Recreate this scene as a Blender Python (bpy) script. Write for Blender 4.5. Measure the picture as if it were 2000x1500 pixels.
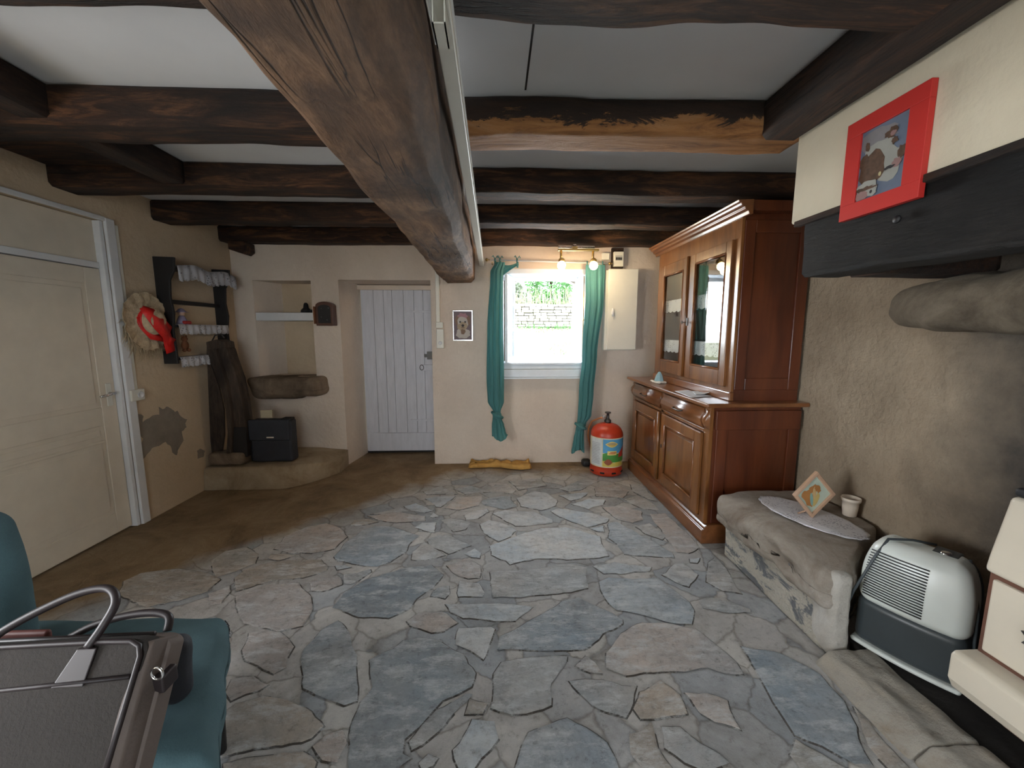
import bpy, bmesh, math, random
from mathutils import Vector, noise, Matrix
random.seed(7); noise.seed_set(11)
R = math.radians
sc = bpy.context.scene
for o in list(bpy.data.objects): bpy.data.objects.remove(o)
COL = sc.collection
# ------------------------------------------------------------ camera
F_PX = 780.0; PITCH = math.atan(102/F_PX); YAW = math.atan(32/F_PX); CAMH = 1.45
cd = bpy.data.cameras.new('camera'); cam = bpy.data.objects.new('camera', cd); COL.objects.link(cam)
cd.sensor_width = 36; cd.sensor_fit = 'HORIZONTAL'; cd.lens = F_PX/2000*36; cd.clip_start = 0.02
cam.location = (0, 0, CAMH); cam.rotation_euler = (math.pi/2-PITCH, 0, -YAW)
sc.camera = cam
# ------------------------------------------------------------ world, colour management
w = bpy.data.worlds.new('sky'); sc.world = w; w.use_nodes = True
bg = w.node_tree.nodes['Background']
bg.inputs[0].default_value = (0.86, 0.94, 1.0, 1); bg.inputs[1].default_value = 7.0
sc.view_settings.view_transform = 'Standard'; sc.view_settings.look = 'None'
sc.view_settings.exposure = 0.18; sc.view_settings.gamma = 1.0
try: sc.view_settings.use_curve_mapping = False
except Exception: pass
def area(name, loc, rot, sx, sy, power, col, portal=False):
    l = bpy.data.lights.new(name, 'AREA'); l.shape = 'RECTANGLE'; l.size = sx; l.size_y = sy
    l.energy = power; l.color = col
    if portal: l.cycles.is_portal = True
    o = bpy.data.objects.new(name, l); COL.objects.link(o); o.location = loc; o.rotation_euler = rot
    return o
# daylight through the back and side windows, plus an added rear fill
area('window_daylight', (0.56, 4.95, 1.6), (R(-90), 0, 0), 1.0, 1.1, 1, (1, 1, 1), portal=True)
area('window_sky_glow', (0.56, 5.3, 1.9), (R(-100), 0, 0), 1.3, 1.2, 122, (0.80, 0.90, 1.0))
area('side_window_daylight', (-3.16, .0, 1.25), (0, R(-74), 0), .9, 1.25, 96, (0.95, 0.97, 1.0))
area('rear_fill_light', (0.3, -3.3, 1.4), (R(90), 0, 0), 2.0, 1.5, 7, (0.85, 0.92, 1.0))  # unseen fill lamp added behind the camera

# ------------------------------------------------------------ pixel -> real point helpers (used to read distances off the photo)
def _ray(x, y):
    v = Vector((x-1000, F_PX, -(y-750)))
    c, s = math.cos(PITCH), math.sin(PITCH)
    v = Vector((v.x, v.y*c+v.z*s, -v.y*s+v.z*c))
    c, s = math.cos(YAW), math.sin(YAW)
    return Vector((v.x*c+v.y*s, -v.x*s+v.y*c, v.z))
def onX(x, y, X): r = _ray(x, y); return Vector((0, 0, CAMH))+r*(X/r.x)
def onY(x, y, Y): r = _ray(x, y); return Vector((0, 0, CAMH))+r*(Y/r.y)
def onZ(x, y, Z=0.0): r = _ray(x, y); return Vector((0, 0, CAMH))+r*((Z-CAMH)/r.z)

# ------------------------------------------------------------ materials
def new(name):
    m = bpy.data.materials.new(name); m.use_nodes = True
    nt = m.node_tree; return m, nt, nt.nodes['Principled BSDF']
def N(nt, t, **k):
    n = nt.nodes.new(t)
    for a, b in k.items(): setattr(n, a, b)
    return n
def L(nt, a, b): nt.links.new(a, b)
def noise_n(nt, scale, detail=6, rough=.6, stretch=(1, 1, 1), dist=0.0, coord='Object'):
    tc = N(nt, 'ShaderNodeTexCoord'); mp = N(nt, 'ShaderNodeMapping'); mp.inputs['Scale'].default_value = stretch
    L(nt, tc.outputs[coord], mp.inputs[0])
    n = N(nt, 'ShaderNodeTexNoise'); n.inputs['Scale'].default_value = scale; n.inputs['Detail'].default_value = detail
    n.inputs['Roughness'].default_value = rough; n.inputs['Distortion'].default_value = dist
    L(nt, mp.outputs[0], n.inputs['Vector']); return n
def ramp(nt, fac, stops):
    r = N(nt, 'ShaderNodeValToRGB'); e = r.color_ramp.elements
    while len(e) < len(stops): e.new(0.5)
    for i, (p, c) in enumerate(stops): e[i].position = p; e[i].color = (*c, 1)
    L(nt, fac, r.inputs[0]); return r
def bump(nt, p, h, strength=.3, dist=.01, prev=None):
    b = N(nt, 'ShaderNodeBump'); b.inputs['Strength'].default_value = strength; b.inputs['Distance'].default_value = dist
    L(nt, h, b.inputs['Height'])
    if prev: L(nt, prev.outputs[0], b.inputs['Normal'])
    L(nt, b.outputs[0], p.inputs['Normal']); return b
def mixc(nt, fac, a, b, mode='MIX'):
    m = N(nt, 'ShaderNodeMix', data_type='RGBA', blend_type=mode)
    for s, v in ((m.inputs[0], fac), (m.inputs[6], a), (m.inputs[7], b)):
        if hasattr(v, 'links'): L(nt, v, s)
        elif isinstance(v, (int, float)): s.default_value = v
        else: s.default_value = (*v, 1)
    return m.outputs[2]
def simple(name, c, rough=.6, metal=0., var=.12, scale=8, bs=0., bscale=40, stretch=(1, 1, 1), **k):
    m, nt, p = new(name)
    n = noise_n(nt, scale, 5, .6, stretch)
    lo = tuple(max(0, v*(1-var)) for v in c); hi = tuple(min(1, v*(1+var)) for v in c)
    r = ramp(nt, n.outputs[0], [(.3, lo), (.7, hi)]); L(nt, r.outputs[0], p.inputs['Base Color'])
    p.inputs['Roughness'].default_value = rough; p.inputs['Metallic'].default_value = metal
    if bs:
        n2 = noise_n(nt, bscale, 6, .65, stretch); bump(nt, p, n2.outputs[0], bs, .01)
    for a, b in k.items(): p.inputs[a.replace('_', ' ')].default_value = b
    return m
def plaster(name, c, c2, stain=None, rough_b=.5):
    m, nt, p = new(name)
    n = noise_n(nt, 1.6, 8, .6); r = ramp(nt, n.outputs[0], [(.3, c2), (.62, c)])
    n2 = noise_n(nt, 28, 8, .7); n3 = noise_n(nt, 5, 4, .5)
    col = mixc(nt, .25, r.outputs[0], ramp(nt, n2.outputs[0], [(.3, c2), (.7, c)]).outputs[0])
    L(nt, col, p.inputs['Base Color']); p.inputs['Roughness'].default_value = .9
    b = bump(nt, p, n3.outputs[0], .5, .03); bump(nt, p, n2.outputs[0], rough_b, .012, b)
    return m
M = {}
M['plaster'] = plaster('cream_plaster', (.71, .605, .505), (.60, .495, .405))
M['plaster_warm'] = plaster('warm_lit_plaster', (.60, .475, .335), (.49, .375, .25))  # left wall and niche: warm lamplight mixed into the plaster colour
M['plaster_right'] = plaster('right_wall_plaster', (.50, .43, .33), (.40, .34, .25), rough_b=.9)
M['breast'] = plaster('chimney_breast_plaster', (.64, .575, .44), (.58, .51, .38), rough_b=.25)
M['soot'] = simple('soot', (.018, .015, .013), .95, var=.4, bs=.4)
M['ceiling'] = simple('ceiling_panel', (.62, .64, .66), .8, var=.04, scale=3)
M['white_paint'] = simple('white_paint', (.66, .66, .66), .45, var=.05, bs=.08, bscale=12)
M['door_paint'] = simple('grey_white_door_paint', (.62, .62, .67), .5, var=.08, scale=5, bs=.12, bscale=10, stretch=(6, 6, 1))
M['cream_door'] = simple('cream_door_paint', (.64, .565, .455), .5, var=.05, bs=.05, bscale=9)
M['pvc'] = simple('cream_plastic', (.68, .66, .58), .4, var=.03)
M['window_paint'] = simple('window_paint', (.72, .78, .84), .45, var=.05)
M['black'] = simple('black_paint', (.009, .008, .009), .6, var=.3)
M['iron'] = simple('dark_iron', (.10, .095, .09), .45, .8)
M['chrome'] = simple('chrome', (.8, .8, .8), .18, 1, var=.03)
M['brass'] = simple('aged_brass', (.35, .25, .10), .35, .9)
M['grey_mortar_patch'] = simple('bare_render', (.24, .205, .165), .95, var=.15, bs=.4)

def wood(name, stops, stretch, scale=3., rough=.8, bs=.8, bd=.02, dist=1.2, crack=.012):
    m, nt, p = new(name)
    n = noise_n(nt, scale, 12, .68, stretch, dist); r = ramp(nt, n.outputs[0], stops)
    big = noise_n(nt, 1.5, 7, .62, tuple(max(1, v*.32) for v in stretch), .6)
    dk = ramp(nt, big.outputs[0], [(.36, (.30, .26, .24)), (.50, (.85, .82, .8)), (.68, (1.25, 1.15, 1.08))])
    c = mixc(nt, 1., r.outputs[0], dk.outputs[0], 'MULTIPLY')
    fg = noise_n(nt, scale*5, 6, .7, stretch, .3); c = mixc(nt, 1., c, ramp(nt, fg.outputs[0], [(.35, (.72, .72, .72)), (.6, (1.1, 1.1, 1.1))]).outputs[0], 'MULTIPLY')
    cn = noise_n(nt, scale*.8, 4, .5, tuple(v*(.35 if v == 1 else 1.3) for v in stretch), .5)
    sb = N(nt, 'ShaderNodeMath', operation='SUBTRACT'); L(nt, cn.outputs[0], sb.inputs[0]); sb.inputs[1].default_value = .5
    ab = N(nt, 'ShaderNodeMath', operation='ABSOLUTE'); L(nt, sb.outputs[0], ab.inputs[0])
    cr = ramp(nt, ab.outputs[0], [(.0, (0, 0, 0)), (crack, (1, 1, 1))])
    gate = noise_n(nt, 1.3, 2, .5); gt = ramp(nt, gate.outputs[0], [(.48, (1, 1, 1)), (.56, (0, 0, 0))])
    crk = mixc(nt, 1., cr.outputs[0], gt.outputs[0], 'LIGHTEN')
    c = mixc(nt, crk, tuple(v*.25 for v in stops[0][1]), c); L(nt, c, p.inputs['Base Color']); p.inputs['Roughness'].default_value = rough
    n2 = noise_n(nt, scale*2.2, 12, .75, stretch, .4); b0 = bump(nt, p, n.outputs[0], .7, .03); b1 = bump(nt, p, n2.outputs[0], bs, bd, b0); bump(nt, p, crk, .8, .012, b1)
    return m
M['beam_main'] = wood('weathered_oak', [(.3, (.09, .045, .023)), (.5, (.20, .112, .058)), (.7, (.33, .195, .105))], (3.6, 1, 3.6), 2.4)
M['dark_joist'] = wood('dark_joist_wood', [(.32, (.016, .008, .005)), (.5, (.048, .021, .010)), (.70, (.21, .095, .04))], (1, 7, 7), 2.4)
M['trimmer'] = wood('dark_trimmer_wood', [(.3, (.015, .009, .006)), (.5, (.045, .022, .012)), (.75, (.11, .05, .025))], (7, 1, 7), 2.4)
M['char'] = wood('charred_lintel', [(.3, (.005, .004, .004)), (.55, (.018, .015, .013)), (.8, (.05, .042, .035))], (4, 2, 10), 4, .62, 1., .04)
M['old_grey_wood'] = wood('old_grey_wood', [(.3, (.035, .022, .014)), (.5, (.085, .058, .04)), (.75, (.14, .10, .075))], (6, 6, 1), 3)
def patchy():
    # worn joist: black bark and smoke stain above, bare orange wood below, ragged boundary
    m, nt, p = new('worn_orange_joist_wood')
    a = noise_n(nt, 2.6, 10, .7, (1, 5, 6), 1.); o = ramp(nt, a.outputs[0], [(.3, (.10, .04, .014)), (.5, (.33, .145, .045)), (.75, (.42, .23, .11))])
    b = noise_n(nt, 2.3, 12, .74, (1.3, 3, 4), .8); d = ramp(nt, a.outputs[0], [(.3, (.008, .005, .004)), (.7, (.04, .018, .009))])
    tc = N(nt, 'ShaderNodeTexCoord'); sp = N(nt, 'ShaderNodeSeparateXYZ'); L(nt, tc.outputs['Object'], sp.inputs[0])
    mr = N(nt, 'ShaderNodeMapRange'); mr.inputs[1].default_value = 2.30; mr.inputs[2].default_value = 2.48
    mr.inputs[3].default_value = -.72; mr.inputs[4].default_value = .30; L(nt, sp.outputs[2], mr.inputs[0])
    ad = N(nt, 'ShaderNodeMath', operation='MULTIPLY_ADD'); L(nt, b.outputs[0], ad.inputs[0]); ad.inputs[1].default_value = 1.65; L(nt, mr.outputs[0], ad.inputs[2])
    f = ramp(nt, ad.outputs[0], [(.54, (0, 0, 0)), (.60, (1, 1, 1))])
    c = mixc(nt, f.outputs[0], o.outputs[0], d.outputs[0]); L(nt, c, p.inputs['Base Color'])
    p.inputs['Roughness'].default_value = .75; bump(nt, p, a.outputs[0], .7, .02); return m
M['joist_orange'] = patchy()
def walnut(name, stretch, lo, mid, hi, rough=.22):
    m, nt, p = new(name)
    n = noise_n(nt, 1.6, 5, .5, stretch, .8); r = ramp(nt, n.outputs[0], [(.25, lo), (.5, mid), (.78, hi)])
    f = noise_n(nt, 9, 6, .6, stretch, .3); c = mixc(nt, 1., r.outputs[0], ramp(nt, f.outputs[0], [(.3, (.82, .8, .78)), (.7, (1.08, 1.08, 1.08))]).outputs[0], 'MULTIPLY')
    L(nt, c, p.inputs['Base Color']); p.inputs['Roughness'].default_value = rough
    p.inputs['Coat Weight'].default_value = .4; p.inputs['Coat Roughness'].default_value = .15
    n2 = noise_n(nt, 3, 3, .5); bump(nt, p, n2.outputs[0], .08, .02); return m
M['walnut'] = walnut('varnished_walnut', (4, 4, .8), (.085, .030, .009), (.20, .077, .022), (.30, .125, .036), .28)
M['walnut_h'] = walnut('varnished_walnut_rail', (4, .8, 4), (.095, .032, .012), (.20, .075, .026), (.30, .12, .042), .28)
M['walnut_side'] = walnut('red_brown_side_panel', (4, 1, .6), (.050, .011, .005), (.105, .025, .009), (.155, .042, .014), .35)
def stone_mat(name, a, b, c, bscale=14, bs=.7, bd=.02, scale=3):
    m, nt, p = new(name)
    n = noise_n(nt, scale, 12, .68, dist=.6); r = ramp(nt, n.outputs[0], [(.3, a), (.5, b), (.7, c)])
    L(nt, r.outputs[0], p.inputs['Base Color']); p.inputs['Roughness'].default_value = .85
    n2 = noise_n(nt, bscale, 12, .72); bump(nt, p, n2.outputs[0], bs, bd); return m
M['bench_stone'] = stone_mat('bench_stone', (.20, .15, .11), (.38, .33, .275), (.50, .47, .43), 9, 1., .03, 2.6)
M['pale_plaster'] = stone_mat('pale_rough_plaster', (.30, .27, .23), (.46, .43, .38), (.60, .58, .54), 9, .9, .02)
M['hearth_stone'] = stone_mat('hearth_stone', (.24, .17, .10), (.38, .35, .30), (.50, .43, .33), 8, 1., .03, 2.4)
M['dark_stone'] = stone_mat('dark_brown_stone', (.07, .048, .03), (.19, .135, .09), (.30, .235, .175))
M['corbel_stone'] = stone_mat('sooty_corbel_stone', (.06, .042, .026), (.155, .122, .082), (.25, .205, .15), 9, 1., .03, 4)
M['step_render'] = stone_mat('trodden_render', (.17, .115, .06), (.31, .235, .15), (.42, .34, .24), 10, .5)
def roughcast():
    m, nt, p = new('roughcast_render')
    v = N(nt, 'ShaderNodeTexVoronoi'); v.inputs['Scale'].default_value = 75
    tc = N(nt, 'ShaderNodeTexCoord'); L(nt, tc.outputs['Object'], v.inputs['Vector'])
    n = noise_n(nt, 4.5, 8, .7, (1, 1, 2.2), 1.)
    r = ramp(nt, n.outputs[0], [(.50, (.72, .67, .57)), (.56, (.24, .25, .26))])
    L(nt, r.outputs[0], p.inputs['Base Color']); p.inputs['Roughness'].default_value = .95
    n2 = noise_n(nt, 60, 6, .8); b = bump(nt, p, n2.outputs[0], 1., .02); bump(nt, p, v.outputs[0], .7, .012, b); return m
M['roughcast'] = roughcast()
def mortar():
    m, nt, p = new('floor_mortar_grey_brown')
    n = noise_n(nt, 3, 12, .7, dist=.5); grey = ramp(nt, n.outputs[0], [(.3, (.27, .26, .245)), (.5, (.40, .395, .39)), (.7, (.52, .51, .49))])
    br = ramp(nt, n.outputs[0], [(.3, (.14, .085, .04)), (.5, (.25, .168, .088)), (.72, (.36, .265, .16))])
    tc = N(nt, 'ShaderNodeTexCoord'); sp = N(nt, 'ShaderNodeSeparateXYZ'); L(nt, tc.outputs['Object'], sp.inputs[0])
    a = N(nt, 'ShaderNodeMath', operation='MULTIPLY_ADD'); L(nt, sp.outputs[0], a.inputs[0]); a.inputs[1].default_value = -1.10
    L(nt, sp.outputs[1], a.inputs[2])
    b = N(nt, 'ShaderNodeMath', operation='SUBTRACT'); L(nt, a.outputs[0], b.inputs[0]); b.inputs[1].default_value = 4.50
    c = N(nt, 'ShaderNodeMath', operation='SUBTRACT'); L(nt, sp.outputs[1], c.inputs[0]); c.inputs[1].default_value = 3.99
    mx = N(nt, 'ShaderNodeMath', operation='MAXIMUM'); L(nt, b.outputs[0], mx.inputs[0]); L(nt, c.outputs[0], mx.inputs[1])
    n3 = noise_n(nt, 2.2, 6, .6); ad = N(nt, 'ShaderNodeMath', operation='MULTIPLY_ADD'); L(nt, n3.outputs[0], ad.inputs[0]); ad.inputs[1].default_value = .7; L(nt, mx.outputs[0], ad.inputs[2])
    f = ramp(nt, ad.outputs[0], [(.22, (0, 0, 0)), (.50, (1, 1, 1))])  # grey turns to brown towards the left and the back wall
    # half-buried smaller flags showing through the bedding
    wv = noise_n(nt, 3.5, 4, .6); ds = N(nt, 'ShaderNodeVectorMath', operation='MULTIPLY_ADD'); L(nt, wv.outputs['Color'], ds.inputs[0]); ds.inputs[1].default_value = (.16, .16, 0); L(nt, tc.outputs['Object'], ds.inputs[2])
    vo = N(nt, 'ShaderNodeTexVoronoi'); vo.inputs['Scale'].default_value = 4.2; L(nt, ds.outputs[0], vo.inputs['Vector'])
    ve = N(nt, 'ShaderNodeTexVoronoi'); ve.feature = 'DISTANCE_TO_EDGE'; ve.inputs['Scale'].default_value = 4.2; L(nt, ds.outputs[0], ve.inputs['Vector'])
    sp2 = N(nt, 'ShaderNodeSeparateColor'); L(nt, vo.outputs['Color'], sp2.inputs[0])
    tn = ramp(nt, sp2.outputs[0], [(.1, (.80, .86, .92)), (.5, (1.0, .98, .96)), (.9, (1.18, 1.16, 1.12))])
    ed = ramp(nt, ve.outputs['Distance'], [(.0, (.62, .60, .57)), (.035, (.98, .98, .98)), (.09, (1, 1, 1))])
    g2 = mixc(nt, 1., mixc(nt, 1., grey.outputs[0], tn.outputs[0], 'MULTIPLY'), ed.outputs[0], 'MULTIPLY')
    sk = noise_n(nt, 24, 12, .8); g2 = mixc(nt, 1., g2, ramp(nt, sk.outputs[0], [(.32, (.6, .58, .55)), (.46, (1, 1, 1)), (.7, (1.1, 1.1, 1.1))]).outputs[0], 'MULTIPLY')
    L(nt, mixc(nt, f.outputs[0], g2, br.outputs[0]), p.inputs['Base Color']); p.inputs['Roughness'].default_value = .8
    n2 = noise_n(nt, 12, 12, .75); b0 = bump(nt, p, ed.outputs[0], .5, .01); bump(nt, p, n2.outputs[0], .9, .02, b0); return m
M['mortar'] = mortar()
def flag():
    m, nt, p = new('flagstone')
    at = N(nt, 'ShaderNodeAttribute', attribute_name='tint')
    n = noise_n(nt, 4, 14, .72, dist=.8); r = ramp(nt, n.outputs[0], [(.28, (.62, .62, .62)), (.5, (1, 1, 1)), (.72, (1.0, 1.0, 1.0))])
    c = mixc(nt, 1., at.outputs[0], r.outputs[0], 'MULTIPLY')
    n6 = noise_n(nt, 26, 12, .8); c = mixc(nt, 1., c, ramp(nt, n6.outputs[0], [(.32, (.40, .38, .36)), (.47, (.95, .95, .95)), (.7, (1.12, 1.12, 1.12))]).outputs[0], 'MULTIPLY')
    n7 = noise_n(nt, 2.2, 5, .6); c = mixc(nt, 1., c, ramp(nt, n7.outputs[0], [(.35, (.82, .88, .93)), (.65, (1.10, 1.02, .95))]).outputs[0], 'MULTIPLY')
    n4 = noise_n(nt, 5, 14, .82, (1, 2.5, 1)); f = ramp(nt, n4.outputs[0], [(.49, (0, 0, 0)), (.60, (.65, .65, .65))])
    c = mixc(nt, f.outputs[0], c, (.72, .74, .74)); L(nt, c, p.inputs['Base Color'])
    rr = ramp(nt, n.outputs[0], [(.3, (.45, .45, .45)), (.7, (.75, .75, .75))]); L(nt, rr.outputs[0], p.inputs['Roughness'])
    n2 = noise_n(nt, 9, 14, .75, (1, 1.8, 1), .6); n5 = noise_n(nt, 3, 3, .5); b = bump(nt, p, n5.outputs[0], .8, .04); bump(nt, p, n2.outputs[0], 1.0, .03, b); return m
M['flag'] = flag()
def glass(name, refl=.25, tint=(1, 1, 1)):
    m = bpy.data.materials.new(name); m.use_nodes = True; nt = m.node_tree; nt.nodes.clear()
    o = N(nt, 'ShaderNodeOutputMaterial'); t = N(nt, 'ShaderNodeBsdfTransparent'); g = N(nt, 'ShaderNodeBsdfGlossy')
    t.inputs[0].default_value = (*tint, 1); g.inputs['Roughness'].default_value = .01
    mx = N(nt, 'ShaderNodeMixShader'); lw = N(nt, 'ShaderNodeFresnel'); lw.inputs[0].default_value = 1.5
    ad = N(nt, 'ShaderNodeMath', operation='ADD'); L(nt, lw.outputs[0], ad.inputs[0]); ad.inputs[1].default_value = refl
    ge = N(nt, 'ShaderNodeNewGeometry'); iv = N(nt, 'ShaderNodeMath', operation='SUBTRACT'); iv.inputs[0].default_value = 1; L(nt, ge.outputs['Backfacing'], iv.inputs[1])
    ml = N(nt, 'ShaderNodeMath', operation='MULTIPLY'); L(nt, ad.outputs[0], ml.inputs[0]); L(nt, iv.outputs[0], ml.inputs[1]); L(nt, ml.outputs[0], mx.inputs[0]); L(nt, t.outputs[0], mx.inputs[1]); L(nt, g.outputs[0], mx.inputs[2]); L(nt, mx.outputs[0], o.inputs[0])
    return m
M['glass'] = glass('old_glass', .12, (.94, .96, .96)); M['pane'] = glass('window_pane', .03)
def sheer(name, c):
    m, nt, p = new(name); n = noise_n(nt, 30, 4, .6, (1, 1, .1))
    r = ramp(nt, n.outputs[0], [(.3, tuple(v*.7 for v in c)), (.7, c)]); L(nt, r.outputs[0], p.inputs['Base Color']); p.inputs['Roughness'].default_value = .8
    tr = N(nt, 'ShaderNodeBsdfTranslucent'); L(nt, r.outputs[0], tr.inputs[0]); mx = N(nt, 'ShaderNodeMixShader'); mx.inputs[0].default_value = .5
    o = nt.nodes['Material Output']; L(nt, p.outputs[0], mx.inputs[1]); L(nt, tr.outputs[0], mx.inputs[2]); L(nt, mx.outputs[0], o.inputs[0]); return m
M['teal_sheer'] = sheer('teal_voile', (.15, .41, .405))
M['teal_fabric'] = simple('teal_upholstery', (.060, .118, .135), .9, var=.15, bs=.3, bscale=150)
M['lace'] = simple('white_lace', (.68, .68, .70), .9, var=.25, scale=60, bs=.5, bscale=90)
def emis(name, c, s):
    m, nt, p = new(name); p.inputs['Emission Color'].default_value = (*c, 1); p.inputs['Emission Strength'].default_value = s
    n = noise_n(nt, 3); L(nt, ramp(nt, n.outputs[0], [(0, c), (1, c)]).outputs[0], p.inputs['Base Color']); return m
def S(key, c, **k):
    if key not in M: M[key] = simple(key, c, **k)
    return M[key]

# ------------------------------------------------------------ mesh builder
class MB:
    def __init__(s): s.v = []; s.f = []; s.m = []; s.sm = []; s.col = []
    def add(s, vs, fs, mi=0, smooth=False, col=None):
        b = len(s.v); s.v += [tuple(v) for v in vs]
        for f in fs: s.f.append([b+i for i in f]); s.m.append(mi); s.sm.append(smooth); s.col.append(col)
        return s
    def box(s, x0, x1, y0, y1, z0, z1, mi=0, T=None):
        vs = [Vector(p) for p in ((x0, y0, z0), (x1, y0, z0), (x1, y1, z0), (x0, y1, z0), (x0, y0, z1), (x1, y0, z1), (x1, y1, z1), (x0, y1, z1))]
        if T: vs = [T @ v for v in vs]
        return s.add(vs, [(0, 3, 2, 1), (4, 5, 6, 7), (0, 1, 5, 4), (1, 2, 6, 5), (2, 3, 7, 6), (3, 0, 4, 7)], mi)
    def prism(s, pts, d, mi=0, smooth=False):
        # pts: 3D polygon, d: extrusion vector
        pts = [Vector(p) for p in pts]; n = len(pts); d = Vector(d)
        nrm = Vector((0, 0, 0))
        for i in range(n): nrm += pts[i].cross(pts[(i+1) % n])
        if nrm.dot(d) > 0: pts = pts[::-1]
        vs = pts+[p+d for p in pts]
        fs = [list(range(n)), list(range(2*n-1, n-1, -1))]+[(i, n+i, n+(i+1) % n, (i+1) % n) for i in range(n)]
        return s.add(vs, fs, mi, smooth)
    def tube(s, path, r, n=10, mi=0, closed=False, T=None):
        path = [Vector(p) for p in path]; m = len(path); rs = r if isinstance(r, (list, tuple)) else [r]*m
        vs = []; prev = None
        for i, p in enumerate(path):
            a = path[(i-1) % m] if (closed or i > 0) else p; b = path[(i+1) % m] if (closed or i < m-1) else p
            t = (b-a).normalized()
            if prev is None: u = t.orthogonal().normalized()
            else: u = (prev-t*prev.dot(t)).normalized()
            prev = u; w_ = t.cross(u)
            for k in range(n):
                an = 2*math.pi*k/n; q = p+(u*math.cos(an)+w_*math.sin(an))*rs[i]; vs.append(T @ q if T else q)
        fs = []
        for i in range(m if closed else m-1):
            for k in range(n):
                j = (i+1) % m; fs.append((i*n+k, i*n+(k+1) % n, j*n+(k+1) % n, j*n+k))
        if not closed: fs += [list(range(n-1, -1, -1)), list(range((m-1)*n, m*n))]
        return s.add(vs, fs, mi, True)
    def lathe(s, prof, c=(0, 0, 0), n=32, mi=0, T=None, smooth=True):
        vs = []; m = len(prof); c = Vector(c)
        for r, z in prof:
            for k in range(n):
                a = 2*math.pi*k/n; q = Vector((r*math.cos(a), r*math.sin(a), z)); q = T @ q if T else q; vs.append(q+c)
        fs = [(i*n+k, i*n+(k+1) % n, (i+1)*n+(k+1) % n, (i+1)*n+k) for i in range(m-1) for k in range(n)]
        fs += [list(range(n-1, -1, -1)), list(range((m-1)*n, m*n))]
        return s.add(vs, fs, mi, smooth)
    def sphere(s, c, r, n=16, mi=0, sc=(1, 1, 1), T=None):
        vs = []; c = Vector(c); h = n//2
        for i in range(h+1):
            for k in range(n):
                th = math.pi*i/h; ph = 2*math.pi*k/n
                q = Vector((r*sc[0]*math.sin(th)*math.cos(ph), r*sc[1]*math.sin(th)*math.sin(ph), -r*sc[2]*math.cos(th)))
                vs.append((T @ q if T else q)+c)
        fs = [(i*n+k, i*n+(k+1) % n, (i+1)*n+(k+1) % n, (i+1)*n+k) for i in range(h) for k in range(n)]
        return s.add(vs, fs, mi, True)
    def rbox(s, x0, x1, y0, y1, z0, z1, r=.02, n=8, amp=0., ns=4., mi=0, T=None, seed=0, fn=None):
        # rounded box; amp/ns = rocky displacement; fn = final vertex shaping
        c = Vector(((x0+x1)/2, (y0+y1)/2, (z0+z1)/2)); h = Vector(((x1-x0)/2, (y1-y0)/2, (z1-z0)/2)); r = min(r, h.x*.999, h.y*.999, h.z*.999)
        idx = {}; vs = []; fs = []
        # sample positions denser near the ends so that rounding is smooth
        def ax(hh):
            inner = hh-r; k = max(2, n//2); e = [inner+r*math.tan(math.pi/4*i/k) for i in range(k+1)]
            mid = [inner*(-1+2*i/n) for i in range(1, n)] if inner > 1e-5 else []
            return [-x for x in e[::-1]]+mid+e
        AX = [ax(h[i]) for i in range(3)]
        def vert(p):
            key = (round(p[0], 6), round(p[1], 6), round(p[2], 6))
            if key in idx: return idx[key]
            q = Vector(p); inn = Vector([max(-(h[i]-r), min(h[i]-r, q[i])) for i in range(3)])
            d = q-inn; q = inn+d.normalized()*r if d.length > 1e-9 else q
            q += c
            if amp:
                dr = (q-c).normalized(); q = q+dr*amp*(noise.noise(q*ns+Vector((seed, 0, 0)))+.5*noise.noise(q*ns*2.7+Vector((0, seed, 0))))
            if fn: q = Vector(fn(q))
            if T: q = T @ q
            vs.append(q); idx[key] = len(vs)-1; return idx[key]
        for a in range(3):
            u, v_ = (a+1) % 3, (a+2) % 3
            for sg in (-1, 1):
                U, V = AX[u], AX[v_]
                for i in range(len(U)-1):
                    for j in range(len(V)-1):
                        q = []
                        for (ii, jj) in ((i, j), (i+1, j), (i+1, j+1), (i, j+1)):
                            p = [0, 0, 0]; p[a] = sg*h[a]; p[u] = U[ii]; p[v_] = V[jj]; q.append(vert(p))
                        if len(set(q)) < 3: continue
                        fs.append(q if sg > 0 else q[::-1])
        return s.add(vs, fs, mi, True)
    def build(s, name, mats, parent=None, bevel=0., seg=2, T=None):
        me = bpy.data.meshes.new(name); me.from_pydata(s.v, [], s.f)
        if not isinstance(mats, (list, tuple)): mats = [mats]
        for m in mats: me.materials.append(M[m] if isinstance(m, str) else m)
        me.polygons.foreach_set('material_index', s.m); me.polygons.foreach_set('use_smooth', s.sm)
        if any(c is not None for c in s.col):
            at = me.color_attributes.new('tint', 'FLOAT_COLOR', 'CORNER')
            for p, c in zip(me.polygons, s.col):
                for li in p.loop_indices: at.data[li].color = (*(c or (.3, .3, .3)), 1)
        me.update(); o = bpy.data.objects.new(name, me); COL.objects.link(o)
        if T: me.transform(T)
        if parent is not None:
            o.parent = parent; me.transform(Matrix.Translation(-Vector(worldloc(parent))))
        if bevel:
            b = o.modifiers.new('bevel', 'BEVEL'); b.width = bevel; b.segments = seg; b.limit_method = 'ANGLE'
        return o
def worldloc(o):
    v = Vector(o.location)
    while o.parent: o = o.parent; v += Vector(o.location)
    return v
def tag(o, label, cat, group=None, kind=None):
    o['label'] = label; o['category'] = cat
    if group: o['group'] = group
    if kind: o['kind'] = kind
    return o
def thing(name, label, cat, loc, group=None):
    o = bpy.data.objects.new(name, None); COL.objects.link(o); o.location = loc; o.empty_display_size = .05
    return tag(o, label, cat, group)
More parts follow.
